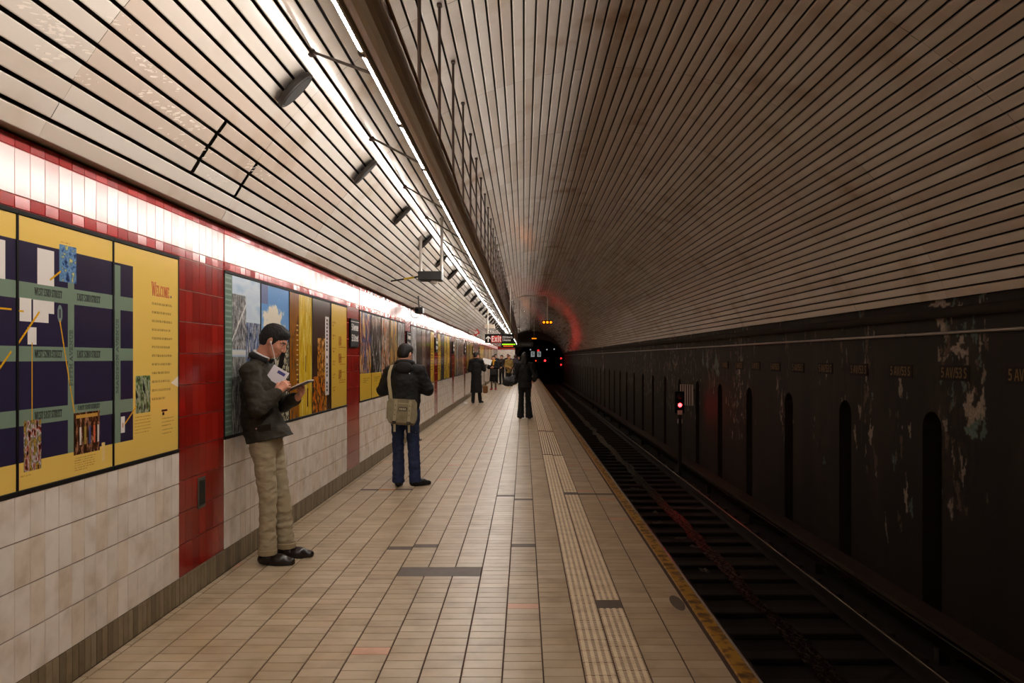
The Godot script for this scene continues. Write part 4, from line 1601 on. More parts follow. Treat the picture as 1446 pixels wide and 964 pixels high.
# ---------------------------------------------------------------- fittings
func build_fittings() -> void:
	# slot in the near pier
	var t := thing("wall_slot", "small black recessed slot with grey frame low on the red pier", "slot", Vector3(WALL - 0.006, 0.55, -5.08))
	var g := Geo.new()
	g.box(Vector3(0.004, 0.1, 0), Vector3(0.008, 0.205, 0.11), 0.002)
	put(g, "frame", mat(84, 78, 66, 0.5), t)
	g = Geo.new()
	g.box(Vector3(0.0085, 0.1, 0), Vector3(0.003, 0.165, 0.088))
	put(g, "opening", mat(8, 8, 9, 0.4), t)
	# round ceiling loudspeakers
	var nn := Vector3(0.69, -0.68, -0.25).normalized()
	var proto: Node3D = null
	for j in 24:
		var d := 4.84 + 2.15 * j
		var at := Vector3(-1.508, EYE + 1.76, -d)
		if proto == null:
			t = thing("ceiling_speaker", "flat round dark disc fixed under the slatted ceiling", "speaker", at, 0.0, "round discs along the slatted ceiling")
			proto = t
			var x := nn.cross(Vector3.UP).normalized()
			var xf := Transform3D(Basis(x, nn, x.cross(nn)), Vector3.ZERO)
			g = Geo.new()
			g.lathe([Vector2(0, 0.018), Vector2(0.128, 0.018), Vector2(0.138, 0.026), Vector2(0.144, 0.034), Vector2(0.144, 0.056), Vector2(0.136, 0.062), Vector2(0.13, 0.058), Vector2(0, 0.058)], 28, xf)
			put(g, "housing", mat(40, 33, 28, 0.6), t)
			g = Geo.new()
			g.lathe([Vector2(0.128, 0.056), Vector2(0.118, 0.0635), Vector2(0, 0.066)], 28, xf)
			put(g, "grille", mat(30, 25, 21, 0.8), t)
			g = Geo.new()
			g.tube([xf * Vector3(0, -0.03, 0), xf * Vector3(0, 0.02, 0)], 0.02, 8)
			put(g, "stem", M.rod, t)
		else:
			var c: Node3D = proto.duplicate()
			c.name = numbered("ceiling_speaker")
			add_child(c, true)
			c.position = at
	# equipment box hung on two pipes, with a black and yellow arm
	t = thing("hanging_box", "dark box hung on two grey pipes with a black and yellow arm", "equipment", Vector3(-1.35, 2.68, -10.9))
	for q: Array in [[-0.15, 3.335], [0.155, 3.61]]:
		g = Geo.new()
		g.tube([Vector3(q[0], 0.12, 0), Vector3(q[0], q[1] - 2.68, 0)], 0.022, 10)
		g.lathe([Vector2(0.022, 0), Vector2(0.034, 0), Vector2(0.034, 0.05), Vector2(0.022, 0.05)], 10, Transform3D(Basis(), Vector3(q[0], q[1] - 2.74, 0)))
		put(g, "pipe", M.grey_pipe, t)
	g = Geo.new()
	g.box(Vector3(0, 0.06, 0), Vector3(0.34, 0.125, 0.3), 0.008)
	put(g, "box", mat(26, 24, 24, 0.6), t)
	g = Geo.new()
	g.tube([Vector3(-0.17, 0.06, 0), Vector3(-0.58, -0.01, 0.02)], 0.011, 8)
	put(g, "arm", M.black, t)
	g = Geo.new()
	g.tube([Vector3(-0.245, 0.047, 0.004), Vector3(-0.39, 0.022, 0.011)], 0.0145, 8)
	put(g, "yellow_band", mat(206, 172, 30, 0.5), t)
	g = Geo.new()
	g.ball(Vector3(0.05, -0.02, 0), Vector3(0.055, 0.035, 0.055))
	put(g, "sensor_dome", M.white_metal, t)
	# camera by the wall top
	t = thing("security_camera", "black camera housing on a bracket at the top of the tiled wall", "camera", Vector3(-1.95, 2.38, -14.0))
	g = Geo.new()
	g.box(Vector3(0, 0.06, 0), Vector3(0.15, 0.12, 0.24), 0.012)
	put(g, "housing", mat(34, 32, 32, 0.4), t)
	g = Geo.new()
	g.tube([Vector3(-0.03, 0.06, 0.121), Vector3(-0.03, 0.06, 0.15)], 0.035, 12)
	put(g, "lens", M.black, t)
	g = Geo.new()
	g.tube([Vector3(0, 0.12, 0), Vector3(-0.01, 0.17, 0), Vector3(-0.02, 0.33, 0)], 0.014, 8)
	put(g, "bracket", M.dark_metal, t)
	g = Geo.new()
	var loop := []
	for k in 14:
		var an := -0.4 + 3.6 * k / 13.0
		loop.append(Vector3(-0.07 + 0.09 * cos(an + 2.2), 0.02 + 0.1 * sin(an + 2.2), 0.05))
	g.tube(loop, 0.007, 6)
	put(g, "cable", M.black, t)
	# overhead exit sign
	t = thing("exit_sign", "black hanging sign with an arrow and the word Exit on red", "sign", Vector3(-0.86, 2.08, -26.0))
	g = Geo.new()
	g.box(Vector3(0, 0.15, 0), Vector3(0.98, 0.31, 0.06), 0.006)
	put(g, "plate", M.black, t)
	g = Geo.new()
	g.box(Vector3(-0.1, 0.125, 0.031), Vector3(0.36, 0.23, 0.004))
	put(g, "red_field", mat(206, 26, 24, 0.4), t)
	g = Geo.new()
	g.box(Vector3(-0.38, 0.105, 0.031), Vector3(0.032, 0.15, 0.004))
	g.prism(PackedVector2Array([Vector2(-0.46, 0.16), Vector2(-0.38, 0.235), Vector2(-0.30, 0.16), Vector2(-0.30, 0.12), Vector2(-0.38, 0.19), Vector2(-0.46, 0.12)]), 0.03, 0.034)
	put(g, "arrow", M.print_white, t)
	words("Exit", 0.2, M.print_white, t, Transform3D(Basis(), Vector3(-0.1, 0.13, 0.0345)), 0.33, false, "lettering", 700)
	words("E 53 Street &", 0.07, M.print_white, t, Transform3D(Basis(), Vector3(0.29, 0.19, 0.032)), 0.34, false, "lettering", 700)
	words("5 Avenue", 0.07, M.print_white, t, Transform3D(Basis(), Vector3(0.26, 0.09, 0.032)), 0.28, false, "lettering", 700)
	for x: float in [-0.39, 0.39]:
		g = Geo.new()
		g.tube([Vector3(x, 0.3, 0), Vector3(x, EYE - 2.08 + (1.97 if x < 0.0 else 2.45), 0)], 0.016, 8)
		put(g, "hanger", M.white_metal, t)
	# train clock
	t = thing("train_clock", "black hanging display with glowing green and orange lines", "display sign", Vector3(-0.62, 1.97, -30.5))
	g = Geo.new()
	g.box(Vector3(0, 0.1, 0), Vector3(0.62, 0.22, 0.12), 0.01)
	put(g, "case", M.black, t)
	g = Geo.new()
	for k in 15:
		g.box(Vector3(-0.25 + 0.036 * k, 0.135, 0.061), Vector3(0.027, 0.05, 0.003))
	put(g, "display_line", glow(Color8(150, 220, 20), 1.5), t)
	g = Geo.new()
	for k in 10:
		g.box(Vector3(-0.2 + 0.04 * k, 0.065, 0.061), Vector3(0.03, 0.035, 0.003))
	put(g, "display_line", glow(Color8(230, 90, 30), 1.2), t)
	for x: float in [-0.2, 0.2]:
		g = Geo.new()
		g.tube([Vector3(x, 0.2, 0), Vector3(x, 1.95, 0)], 0.014, 6)
		put(g, "hanger", M.dark_metal, t)
	# dark sign further right
	t = thing("overhead_sign", "dark hanging sign with one line of pale lettering over the platform edge", "sign", Vector3(0.05, 2.06, -34.0))
	g = Geo.new()
	g.box(Vector3(0, 0.1, 0), Vector3(0.74, 0.2, 0.05), 0.006)
	put(g, "plate", mat(26, 24, 26, 0.5), t)
	words("5 Avenue", 0.11, mat(120, 116, 112, 0.6), t, Transform3D(Basis(), Vector3(0, 0.1, 0.026)), 0.54, false, "lettering", 700)
	for x: float in [-0.25, 0.25]:
		g = Geo.new()
		g.tube([Vector3(x, 0.19, 0), Vector3(x, 2.22, 0)], 0.012, 6)
		put(g, "hanger", M.dark_metal, t)
	# small pale box and red sign beyond the exit sign
	t = thing("hanging_box", "small pale grey box hung on a thin rod near the lamp row", "equipment", Vector3(-1.42, 2.78, -31.0))
	g = Geo.new()
	g.box(Vector3(0, 0.08, 0), Vector3(0.42, 0.16, 0.2), 0.01)
	put(g, "box", mat(206, 190, 172, 0.5), t)
	g = Geo.new()
	g.tube([Vector3(-0.1, 0.15, 0), Vector3(-0.1, 0.57, 0)], 0.012, 6)
	put(g, "hanger", M.white_metal, t)
	t = thing("projecting_sign", "small tilted red and white sign projecting from the wall top", "sign", Vector3(-2.0, 2.5, -31.5))
	g = Geo.new()
	var tb := Basis(Vector3(0, 0, 1), 0.5)
	g.box(Vector3(0, 0.12, 0), Vector3(0.24, 0.2, 0.05), 0.006, tb)
	put(g, "plate", mat(206, 36, 30, 0.4), t)
	g = Geo.new()
	g.box(Vector3(0, 0.12, 0.027), Vector3(0.14, 0.1, 0.004), 0.0, tb)
	put(g, "white_panel", M.print_white, t)
	g = Geo.new()
	g.tube([Vector3(0.05, 0.2, 0), Vector3(-0.02, 0.36, 0), Vector3(-0.1, 0.45, 0)], 0.014, 6)
	put(g, "bracket", M.dark_metal, t)
	# curved pipe across the vault
	t = thing("ceiling_conduit", "thin grey conduit curving across the slatted ceiling to the lamp row", "pipe", Vector3(-1.4, 2.9, -24.0))
	g = Geo.new()
	var arc := []
	for k in 12:
		var an := lerpf(-0.86, -0.43, k / 11.0)
		arc.append(Vector3(CX + (CR - 0.06 - 0.3 * sin(PI * k / 11.0)) * sin(an) + 1.4, CY + (CR - 0.06 - 0.3 * sin(PI * k / 11.0)) * cos(an) - 2.9, 0))
	g.tube(arc, 0.016, 8)
	put(g, "pipe", M.grey_pipe, t)
	# white litter by the wall
	t = thing("paper_bowl", "small white paper bowl upside down on the floor beside the wall base", "litter", Vector3(-2.0, 0.002, -25.6))
	g = Geo.new()
	g.lathe([Vector2(0, 0.062), Vector2(0.05, 0.058), Vector2(0.075, 0.03), Vector2(0.085, 0.004), Vector2(0.092, 0.0), Vector2(0.08, 0.002), Vector2(0.07, 0.03), Vector2(0, 0.054)], 18, Transform3D())
	put(g, "bowl", mat(236, 232, 228, 0.6), t)
	t = thing("floor_grate", "flat dark strip lying on the floor close to the tiled wall", "grate", Vector3(-2.04, 0.001, -14.2))
	g = Geo.new()
	g.box(Vector3(0, 0.01, 0), Vector3(0.2, 0.02, 0.16), 0.004)
	put(g, "plate", M.slate, t)


# ---------------------------------------------------------------- signals
func lamp(parent: Node3D, at: Vector3, c: Color, energy: float, glowing: float, r := 0.02) -> void:
	var l := OmniLight3D.new()
	l.name = "signal_light"
	parent.add_child(l, true)
	l.position = at
	l.light_color = c
	l.light_energy = energy
	l.light_size = r
	l.omni_range = 60.0
	l.omni_attenuation = 2.0
	l.shadow_enabled = true


func signal_lens(t: Node3D, at: Vector3, r: float, c: Color, glowing: float, energy: float) -> void:
	var g := Geo.new()
	g.lathe([Vector2(r * 1.5, -0.09), Vector2(r * 1.5, 0.0), Vector2(r * 1.12, 0.0), Vector2(r * 1.05, -0.03)], 14, Transform3D(Basis(Vector3.RIGHT, Vector3(0, 0, 1), Vector3.DOWN), at))
	put(g, "lamp_hood", M.black, t)
	g = Geo.new()
	g.ball(at + Vector3(0, 0, -0.01), Vector3(r, r, r * 0.6))
	put(g, "lamp_lens", glow(c, glowing), t)
	if energy > 0.0:
		lamp(t, at + Vector3(0, 0, -0.01), c, energy, glowing, r * 0.5)


func build_signals() -> void:
	var red := Color(1.0, 0.13, 0.14)
	# red signal beside the track wall
	var t := thing("track_signal", "trackside signal with one glowing red lamp near the track wall", "signal", Vector3(3.58, PIT, -17.2))
	var y0 := 0.475 - PIT
	var g := Geo.new()
	g.box(Vector3(0, 0.75, -0.05), Vector3(0.07, 1.5, 0.07), 0.005)
	put(g, "post", M.rust, t)
	g = Geo.new()
	g.box(Vector3(0, y0 + 0.06, -0.13), Vector3(0.22, 0.5, 0.16), 0.01)
	put(g, "case", M.black, t)
	signal_lens(t, Vector3(0, y0, -0.02), 0.045, red, 34.0, 0.03)
	signal_lens(t, Vector3(0, y0 + 0.2, -0.02), 0.06, Color(0.1, 0.02, 0.02), 0.0, 0.0)
	for q: float in [-0.17, -0.37]:
		g = Geo.new()
		g.box(Vector3(0, y0 + q, -0.04), Vector3(0.11, 0.1, 0.02), 0.003)
		put(g, "number_plate", M.print_white, t)
	# striped board on the wall behind it
	t = thing("striped_board", "white board with dark vertical stripes on the track wall behind the red signal", "board", Vector3(3.9, 0.42, -18.0))
	g = Geo.new()
	g.box(Vector3(0, 0.25, 0), Vector3(0.03, 0.5, 0.34), 0.004, Basis(Vector3.UP, 0.9))
	put(g, "board", mat(206, 190, 180, 0.6), t)
	g = Geo.new()
	for k in 5:
		g.box(Basis(Vector3.UP, 0.9) * Vector3(-0.016, 0.25, -0.12 + 0.06 * k), Vector3(0.004, 0.49, 0.026), 0.0, Basis(Vector3.UP, 0.9))
	put(g, "stripe", mat(70, 44, 40, 0.7), t)
	g = Geo.new()
	g.box(Vector3(0.105, 0.36, -0.02), Vector3(0.19, 0.03, 0.03), 0.003)
	put(g, "bracket", M.rust, t)
	# amber lamps hung over the platform edge
	for q: Array in [[0.80, 2.76, -25.8, "hanging signal of three amber lamps on a pole, hung by the exit sign"], [0.72, 2.93, -54.0, "far hanging signal of three amber lamps before the dark tunnel mouth"]]:
		t = thing("holding_light", q[3], "signal", Vector3(q[0], q[1], q[2]))
		g = Geo.new()
		g.box(Vector3(0, 0.02, 0), Vector3(0.36, 0.13, 0.12), 0.01)
		put(g, "case", M.black, t)
		for k in 3:
			g = Geo.new()
			g.ball(Vector3(-0.12 + 0.12 * k, 0.015, 0.062), Vector3(0.04, 0.04, 0.03))
			put(g, "lamp_lens", glow(Color(1.0, 0.55, 0.06), 2.6), t)
		lamp(t, Vector3(0, 0.015, 0.14), Color(1.0, 0.55, 0.08), 0.02, 0.0, 0.04)
		g = Geo.new()
		if q[2] > -30.0:
			g.tube([Vector3(0, 0.08, 0), Vector3(0, 0.86, 0), Vector3(-0.06, 0.93, 0), Vector3(-0.8, 0.93, 0), Vector3(-1.32, 0.74, 0)], 0.018, 8)
		else:
			g.tube([Vector3(0, 0.08, 0), Vector3(0, 1.38, 0)], 0.018, 8)
		put(g, "pole", M.grey_pipe, t)
	# the far signals at the tunnel mouth
	for q: Array in [[2.15, 1.27, -77.0, 0.1, 9.0, 0.012, "far red signal shining brightest at the tunnel mouth"], [1.47, 2.3, -77.5, 0.11, 2.0, 0.005, "far dim red signal high in the tunnel mouth"], [3.75, 1.5, -76.0, 0.08, 4.0, 0.006, "far signal with two red lamps one above the other beside the tunnel wall"], [1.2, 1.25, -76.5, 0.05, 6.0, 0.01, "small far orange red lamp beside the platform end"]]:
		t = thing("tunnel_signal", q[6], "signal", Vector3(q[0], PIT, q[2]))
		var yy: float = q[1] - PIT
		g = Geo.new()
		g.box(Vector3(0, yy * 0.5, -0.25), Vector3(0.06, yy, 0.06))
		put(g, "post", M.rust, t)
		g = Geo.new()
		g.box(Vector3(0, yy, -0.19), Vector3(0.34, 0.5, 0.16), 0.01)
		put(g, "case", M.black, t)
		if q[0] > 3.0:
			signal_lens(t, Vector3(0, yy - 0.64, -0.02), q[3], red, q[4], 0.004)
		signal_lens(t, Vector3(0, yy, -0.02), q[3], Color(1.0, 0.2, 0.06) if q[0] == 1.2 else red, q[4], q[5])
	# lit plates in the tunnel mouth
	for q: Array in [[0.88, 1.65, "S", "pale lit plate, the one closer to the platform in the tunnel mouth"], [1.52, 1.65, "9", "pale lit plate, the one further over the track in the tunnel mouth"]]:
		t = thing("lit_sign", q[3], "sign", Vector3(q[0], q[1], -76.0))
		g = Geo.new()
		g.box(Vector3(0, 0.28, -0.04), Vector3(0.46, 0.62, 0.07), 0.01)
		put(g, "case", M.black, t)
		g = Geo.new()
		g.box(Vector3(0, 0.28, 0), Vector3(0.38, 0.54, 0.012), 0.004)
		put(g, "sign_face", glow(Color8(196, 206, 206), 0.35), t)
		words(q[2], 0.36, mat(110, 118, 120, 0.6), t, Transform3D(Basis(), Vector3(0, 0.28, 0.0075)), 0.0, false, "lettering", 700)
		g = Geo.new()
		g.tube([Vector3(0, -q[1] + PIT, -0.12), Vector3(0, 0.5, -0.12)], 0.03, 6)
		put(g, "post", M.rust, t)
	for q: Array in [[0.66, 2.4], [2.35, 2.4], [3.1, 2.45]]:
		t = thing("tunnel_lamp", "tiny pale lamp deep in the dark tunnel", "lamp", Vector3(q[0], q[1], -77.2), 0.0, "tiny pale lamps in the tunnel mouth")
		g = Geo.new()
		g.ball(Vector3.ZERO, Vector3(0.07, 0.06, 0.05))
		put(g, "lamp_globe", glow(Color8(206, 206, 206), 0.8), t)
		g = Geo.new()
		g.tube([Vector3(0, 0.05, -0.02), Vector3(0, 0.85, -0.02)], 0.012, 6)
		put(g, "stem", M.rust, t)


# ---------------------------------------------------------------- people: local axes, +z where they face, +x their left
func pose(h: float, more := {}) -> Dictionary:
	var s := h / 1.75
	var j := {
		"pelvis": Vector3(0, 0.95, 0), "waist": Vector3(0, 1.08, 0), "chest": Vector3(0, 1.30, 0), "neck": Vector3(0, 1.49, -0.015), "head": Vector3(0, 1.635, 0.02),
		"sl": Vector3(0.175, 1.425, -0.01), "sr": Vector3(-0.175, 1.425, -0.01), "el": Vector3(0.235, 1.14, -0.04), "er": Vector3(-0.235, 1.14, -0.04),
		"wl": Vector3(0.245, 0.89, 0.05), "wr": Vector3(-0.245, 0.89, 0.05), "hl": Vector3(0.09, 0.92, 0), "hr": Vector3(-0.09, 0.92, 0),
		"kl": Vector3(0.1, 0.49, 0.02), "kr": Vector3(-0.1, 0.49, 0.02), "al": Vector3(0.105, 0.085, -0.02), "ar": Vector3(-0.105, 0.085, -0.02),
		"tl": Vector3(0.13, 0, 1), "tr": Vector3(-0.13, 0, 1),
	}
	for k: String in j:
		if not k in ["tl", "tr"]:
			j[k] = j[k] * s
	for k: String in more:
		j[k] = more[k]
	if not j.has("turn"):
		j["turn"] = Basis()
	if not j.has("lhand"):
		j["lhand"] = [(j.wl - j.el).normalized(), Vector3(-1, 0, 0), 0.35]
	if not j.has("rhand"):
		j["rhand"] = [(j.wr - j.er).normalized(), Vector3(1, 0, 0), 0.35]
	return j


func hand(g: Geo, at: Vector3, how: Array, side: float, cell: float) -> void:
	var f: Vector3 = how[0].normalized()
	var pn: Vector3 = (how[1] - f * f.dot(how[1])).normalized()
	var curl: float = how[2]
	var s := f.cross(pn).normalized() * side
	var F := Field.new(at - Vector3.ONE * 0.22, at + Vector3.ONE * 0.22, cell)
	F.cap(at - f * 0.03, at + f * 0.02, 0.027, 0.03, 0.01)
	F.cap(at + f * 0.02 + s * 0.014, at + f * 0.082 + s * 0.02, 0.0185, 0.016, 0.012)
	F.cap(at + f * 0.02 - s * 0.012, at + f * 0.078 - s * 0.022, 0.0185, 0.015, 0.012)
	F.cap(at + f * 0.02, at + f * 0.082, 0.02, 0.016, 0.012)
	for k in 4:
		var p := at + f * (0.088 - 0.006 * absf(k - 1.2)) + s * (0.031 - 0.0205 * k)
		var seg: float = [0.038, 0.043, 0.04, 0.031][k]
		var an := curl * (0.75 + 0.1 * k)
		var r := 0.0098 - 0.0006 * absf(k - 1.0)
		for q in 3:
			var dir := f * cos(an) + pn * sin(an)
			var e := p + dir * seg
			F.cap(p, e, r, r - 0.001, 0.004)
			p = e
			seg *= 0.66
			an += curl * 1.1
			r -= 0.0008
	var tp := at + f * 0.028 + s * 0.03
	var td := (f * 0.62 + s * 0.62 + pn * 0.45).normalized()
	F.cap(at + f * 0.01 + s * 0.012, tp, 0.018, 0.0145, 0.012)
	F.cap(tp, tp + td * 0.04, 0.0135, 0.0115, 0.006)
	var td2 := (td - s * 0.5 * curl + pn * 0.3 * curl).normalized()
	F.cap(tp + td * 0.04, tp + td * 0.04 + td2 * 0.03, 0.0112, 0.009, 0.004)
	F.into(g)


func head(g: Geo, J: Dictionary, cell: float, skin: Color) -> void:
	var B: Basis = J.turn
	var c: Vector3 = J.head
	var F := Field.new(c - Vector3.ONE * 0.16, c + Vector3.ONE * 0.16, cell)
	F.ell(c + B * Vector3(0, 0.03, -0.014), Vector3(0.076, 0.084, 0.094), B, 0.02)
	F.ell(c + B * Vector3(0, -0.028, 0.024), Vector3(0.061, 0.082, 0.068), B, 0.03)
	F.cap(c + B * Vector3(-0.022, -0.092, 0.06), c + B * Vector3(0.022, -0.092, 0.06), 0.021, 0.021, 0.03)
	for s: float in [-1.0, 1.0]:
		F.cap(c + B * Vector3(s * 0.054, -0.03, -0.005), c + B * Vector3(s * 0.03, -0.088, 0.045), 0.018, 0.016, 0.03)
		F.cap(c + B * Vector3(s * 0.042, -0.025, 0.062), c + B * Vector3(s * 0.034, -0.04, 0.068), 0.016, 0.014, 0.02)
		F.ell(c + B * Vector3(s * 0.076, -0.008, -0.008), Vector3(0.011, 0.031, 0.019), B * Basis(Vector3.UP, s * 0.35), 0.006)
		F.cap(c + B * Vector3(s * 0.008, 0.026, 0.083), c + B * Vector3(s * 0.044, 0.024, 0.07), 0.009, 0.008, 0.014)
	if cell < 0.008:
		for s: float in [-1.0, 1.0]:
			F.ell(c + B * Vector3(s * 0.031, 0.006, 0.094), Vector3(0.019, 0.011, 0.013), B, 0.008, true)
			F.ell(c + B * Vector3(s * 0.031, 0.006, 0.074), Vector3(0.0125, 0.0115, 0.0125), B, 0.003)
	F.cap(c + B * Vector3(0, 0.014, 0.086), c + B * Vector3(0, -0.03, 0.106), 0.0085, 0.0125, 0.012)
	F.cap(c + B * Vector3(-0.013, -0.036, 0.092), c + B * Vector3(0.013, -0.036, 0.092), 0.008, 0.008, 0.008)
	F.cap(c + B * Vector3(-0.02, -0.062, 0.083), c + B * Vector3(0.02, -0.062, 0.083), 0.0075, 0.0075, 0.006)
	F.cap(c + B * Vector3(-0.017, -0.073, 0.081), c + B * Vector3(0.017, -0.073, 0.081), 0.008, 0.008, 0.006)
	F.cap(c + B * Vector3(0, -0.07, -0.02), J.neck, 0.056, 0.06, 0.03)
	var k0 := g.v.size()
	g.col = skin
	F.into(g)
	var inv := B.transposed()
	for k in range(k0, g.v.size()):
		var p := inv * (g.v[k] - c)
		var col := skin
		if p.z > 0.07 and absf(p.x) < 0.024 and p.y < -0.056 and p.y > -0.08:
			col = skin * Color(0.86, 0.6, 0.58)
		elif p.z > 0.068 and p.z < 0.092 and absf(absf(p.x) - 0.031) < 0.013 and absf(p.y - 0.006) < 0.0065:
			col = Color(0.05, 0.035, 0.03) if absf(absf(p.x) - 0.031) < 0.006 else Color(0.6, 0.56, 0.52)
		elif p.z > 0.06 and absf(p.x) > 0.012 and absf(p.x) < 0.05 and p.y > 0.022 and p.y < 0.034:
			col = Color(0.04, 0.027, 0.02)
		g.c[k] = col


func hair(J: Dictionary, cell: float, long := 0.0) -> Geo:
	var B: Basis = J.turn
	var c: Vector3 = J.head
	var F := Field.new(c - Vector3(0.17, 0.2 + long, 0.17), c + Vector3.ONE * 0.18, cell)
	F.ell(c + B * Vector3(0, 0.04, -0.019), Vector3(0.082, 0.086, 0.1), B, 0.02)
	F.ell(c + B * Vector3(0, -0.012, -0.04), Vector3(0.077, 0.075, 0.076), B, 0.03)
	F.ell(c + B * Vector3(0, 0.08, 0.022), Vector3(0.062, 0.04, 0.062), B, 0.03)
	if long > 0.0:
		F.cap(c + B * Vector3(0, 0.0, -0.05), c + B * Vector3(0, -0.1 - long, -0.06), 0.085, 0.07, 0.03, 1.05, 0.8)
	# free the face, the ears and the nape
	F.ell(c + B * Vector3(0, -0.06, 0.094), Vector3(0.11, 0.115, 0.086), B, 0.01, true)
	if long <= 0.0:
		for s: float in [-1.0, 1.0]:
			F.ell(c + B * Vector3(s * 0.088, -0.016, -0.004), Vector3(0.03, 0.034, 0.022), B, 0.006, true)
		F.cut(c + B * Vector3(0, -0.08, -0.05), B * Vector3(0, -1, 0.3).normalized())
		for s: float in [-1.0, 1.0]:
			F.cap(c + B * Vector3(s * 0.072, 0.03, 0.024), c + B * Vector3(s * 0.071, -0.018, 0.022), 0.013, 0.006, 0.012)
	F.bump(noise(17, 1.0, 3), 0.005, Vector3(60, 24, 60))
	var g := Geo.new()
	F.into(g)
	return g


func span(J: Dictionary, keys: Array, pad: Vector3) -> Array:
	var lo := Vector3.ONE * 99.0
	var hi := -lo
	for k: String in keys:
		lo = lo.min(J[k])
		hi = hi.max(J[k])
	return [lo - pad, hi + pad]


# w: what the person wears and the mesh fineness
func figure(label: String, at: Vector3, yaw: float, J: Dictionary, w: Dictionary, group := "") -> Node3D:
	var t := thing("person", label, "person", at, yaw, group)
	var fine: float = w.fine
	var skin: Color = w.get("skin", Color8(206, 150, 122)).srgb_to_linear()
	# body, one surface
	var g := Geo.new()
	g.col = skin
	var b := span(J, ["neck", "sl", "sr", "el", "er", "wl", "wr", "al", "ar", "hl", "hr"], Vector3(0.2, 0.1, 0.24))
	var F := Field.new(b[0], b[1], fine * 1.5)
	F.cap(J.chest, J.waist, 0.10, 0.092, 0.03, 1.35, 1.0)
	F.cap(J.waist, J.pelvis, 0.09, 0.10, 0.03, 1.35, 1.0)
	F.cap(J.chest, J.neck, 0.095, 0.05, 0.03, 1.1, 0.9)
	for s: String in ["l", "r"]:
		F.cap(J.neck, J["s" + s], 0.045, 0.05, 0.03)
		F.cap(J["s" + s], J["e" + s], 0.047, 0.038, 0.02)
		F.cap(J["e" + s], J["w" + s], 0.037, 0.027, 0.02)
		F.cap(J["h" + s], J["k" + s], 0.074, 0.05, 0.02)
		F.cap(J["k" + s], J["a" + s], 0.05, 0.034, 0.02)
	F.into(g)
	head(g, J, maxf(fine * 0.55, 0.005), skin)
	for s: String in ["l", "r"]:
		g.col = skin
		hand(g, J["w" + s], J[s + "hand"], -1.0 if s == "l" else 1.0, maxf(fine * 0.45, 0.004))
	var sm := StandardMaterial3D.new()
	sm.vertex_color_use_as_albedo = true
	sm.roughness = 0.55
	put(g, "body", sm, t)
	if w.has("hair"):
		put(hair(J, maxf(fine * 0.6, 0.0055), w.get("long", 0.0)), "hair", w.hair, t)
	# coat or jacket
	var folds := noise(23, 1.0, 3)
	b = span(J, ["neck", "sl", "sr", "el", "er", "wl", "wr", "pelvis"], Vector3(0.2, 0.12, 0.25))
	b[0].y = minf(b[0].y, w.hem - 0.06)
	F = Field.new(b[0], b[1], fine)
	var grow: float = w.get("grow", 0.03)
	var hemc: Vector3 = w.get("hemc", Vector3(J.pelvis.x, w.hem, J.pelvis.z))
	F.cap(J.chest, J.waist, 0.105 + grow, 0.10 + grow, 0.04, 1.34, 0.98)
	F.cap(J.waist, hemc + Vector3(0, -0.03, 0), 0.10 + grow, w.get("hemr", 0.15), 0.05, 1.22, w.get("hemz", 0.98))
	F.cap(J.chest, J.neck, 0.11 + grow, 0.055 + grow * 0.5, 0.04, 1.12, 0.92)
	for s: String in ["l", "r"]:
		F.cap(J.neck + Vector3(0, -0.02, 0), J["s" + s], 0.05 + grow * 0.6, 0.058 + grow * 0.5, 0.035)
		F.cap(J["s" + s], J["e" + s], 0.056 + grow * 0.6, 0.05 + grow * 0.6, 0.03)
		F.cap(J["e" + s], J["e" + s].lerp(J["w" + s], 0.93), 0.05 + grow * 0.6, 0.042 + grow * 0.4, 0.025)
	F.ell(J.head + J.turn * Vector3(0, -0.03, 0.045), Vector3(0.065, 0.085, 0.07), J.turn, 0.02, true)
	F.bump(folds, w.get("fold", 0.012), Vector3(7, 11, 7))
	F.cut(hemc, Vector3(0, -1, w.get("hemtilt", 0.0)).normalized())
	g = Geo.new()
	F.into(g)
	put(g, w.get("top_name", "jacket"), w.top, t)
	# trousers
	b = span(J, ["hl", "hr", "kl", "kr", "al", "ar", "pelvis"], Vector3(0.17, 0.1, 0.18))
	F = Field.new(b[0], b[1], fine)
	var lg: float = w.get("leg", 0.0)
	F.cap(J.pelvis + Vector3(0, 0.02, 0), J.pelvis + Vector3(0, -0.06, 0), 0.115, 0.11, 0.03, 1.3, 1.0)
	for s: String in ["l", "r"]:
		F.cap(J["h" + s], J["k" + s], 0.092 + lg, 0.068 + lg, 0.025)
		F.cap(J["k" + s], J["a" + s] + Vector3(0, -0.03, 0), 0.068 + lg, w.get("cuff", 0.062), 0.02)
	F.bump(folds, w.get("crease", 0.012), Vector3(9, 16, 9))
	F.cut(Vector3(0, w.get("cuff_y", 0.075), 0), Vector3.DOWN)
	F.cut(Vector3(0, J.pelvis.y + 0.08, 0), Vector3.UP)
	g = Geo.new()
	F.into(g)
	put(g, w.get("legs_name", "trousers"), w.legs, t)
	# shoes
	for s: String in ["l", "r"]:
		var a: Vector3 = J["a" + s]
		var f: Vector3 = J["t" + s].normalized()
		F = Field.new(a - Vector3(0.3, a.y + 0.02, 0.3), a + Vector3(0.3, 0.08, 0.3), maxf(fine * 0.75, 0.007))
		F.cap(a + f * -0.035 + Vector3(0, 0.042 - a.y, 0), a + f * 0.10 + Vector3(0, 0.034 - a.y, 0), 0.04, 0.043, 0.03)
		F.cap(a + f * 0.08 + Vector3(0, 0.03 - a.y, 0), a + f * 0.18 + Vector3(0, 0.022 - a.y, 0), 0.044, 0.031, 0.03)
		F.cap(a + f * -0.01 + Vector3(0, 0.06 - a.y, 0), a + f * 0.01 + Vector3(0, 0.02, 0), 0.043, 0.04, 0.02)
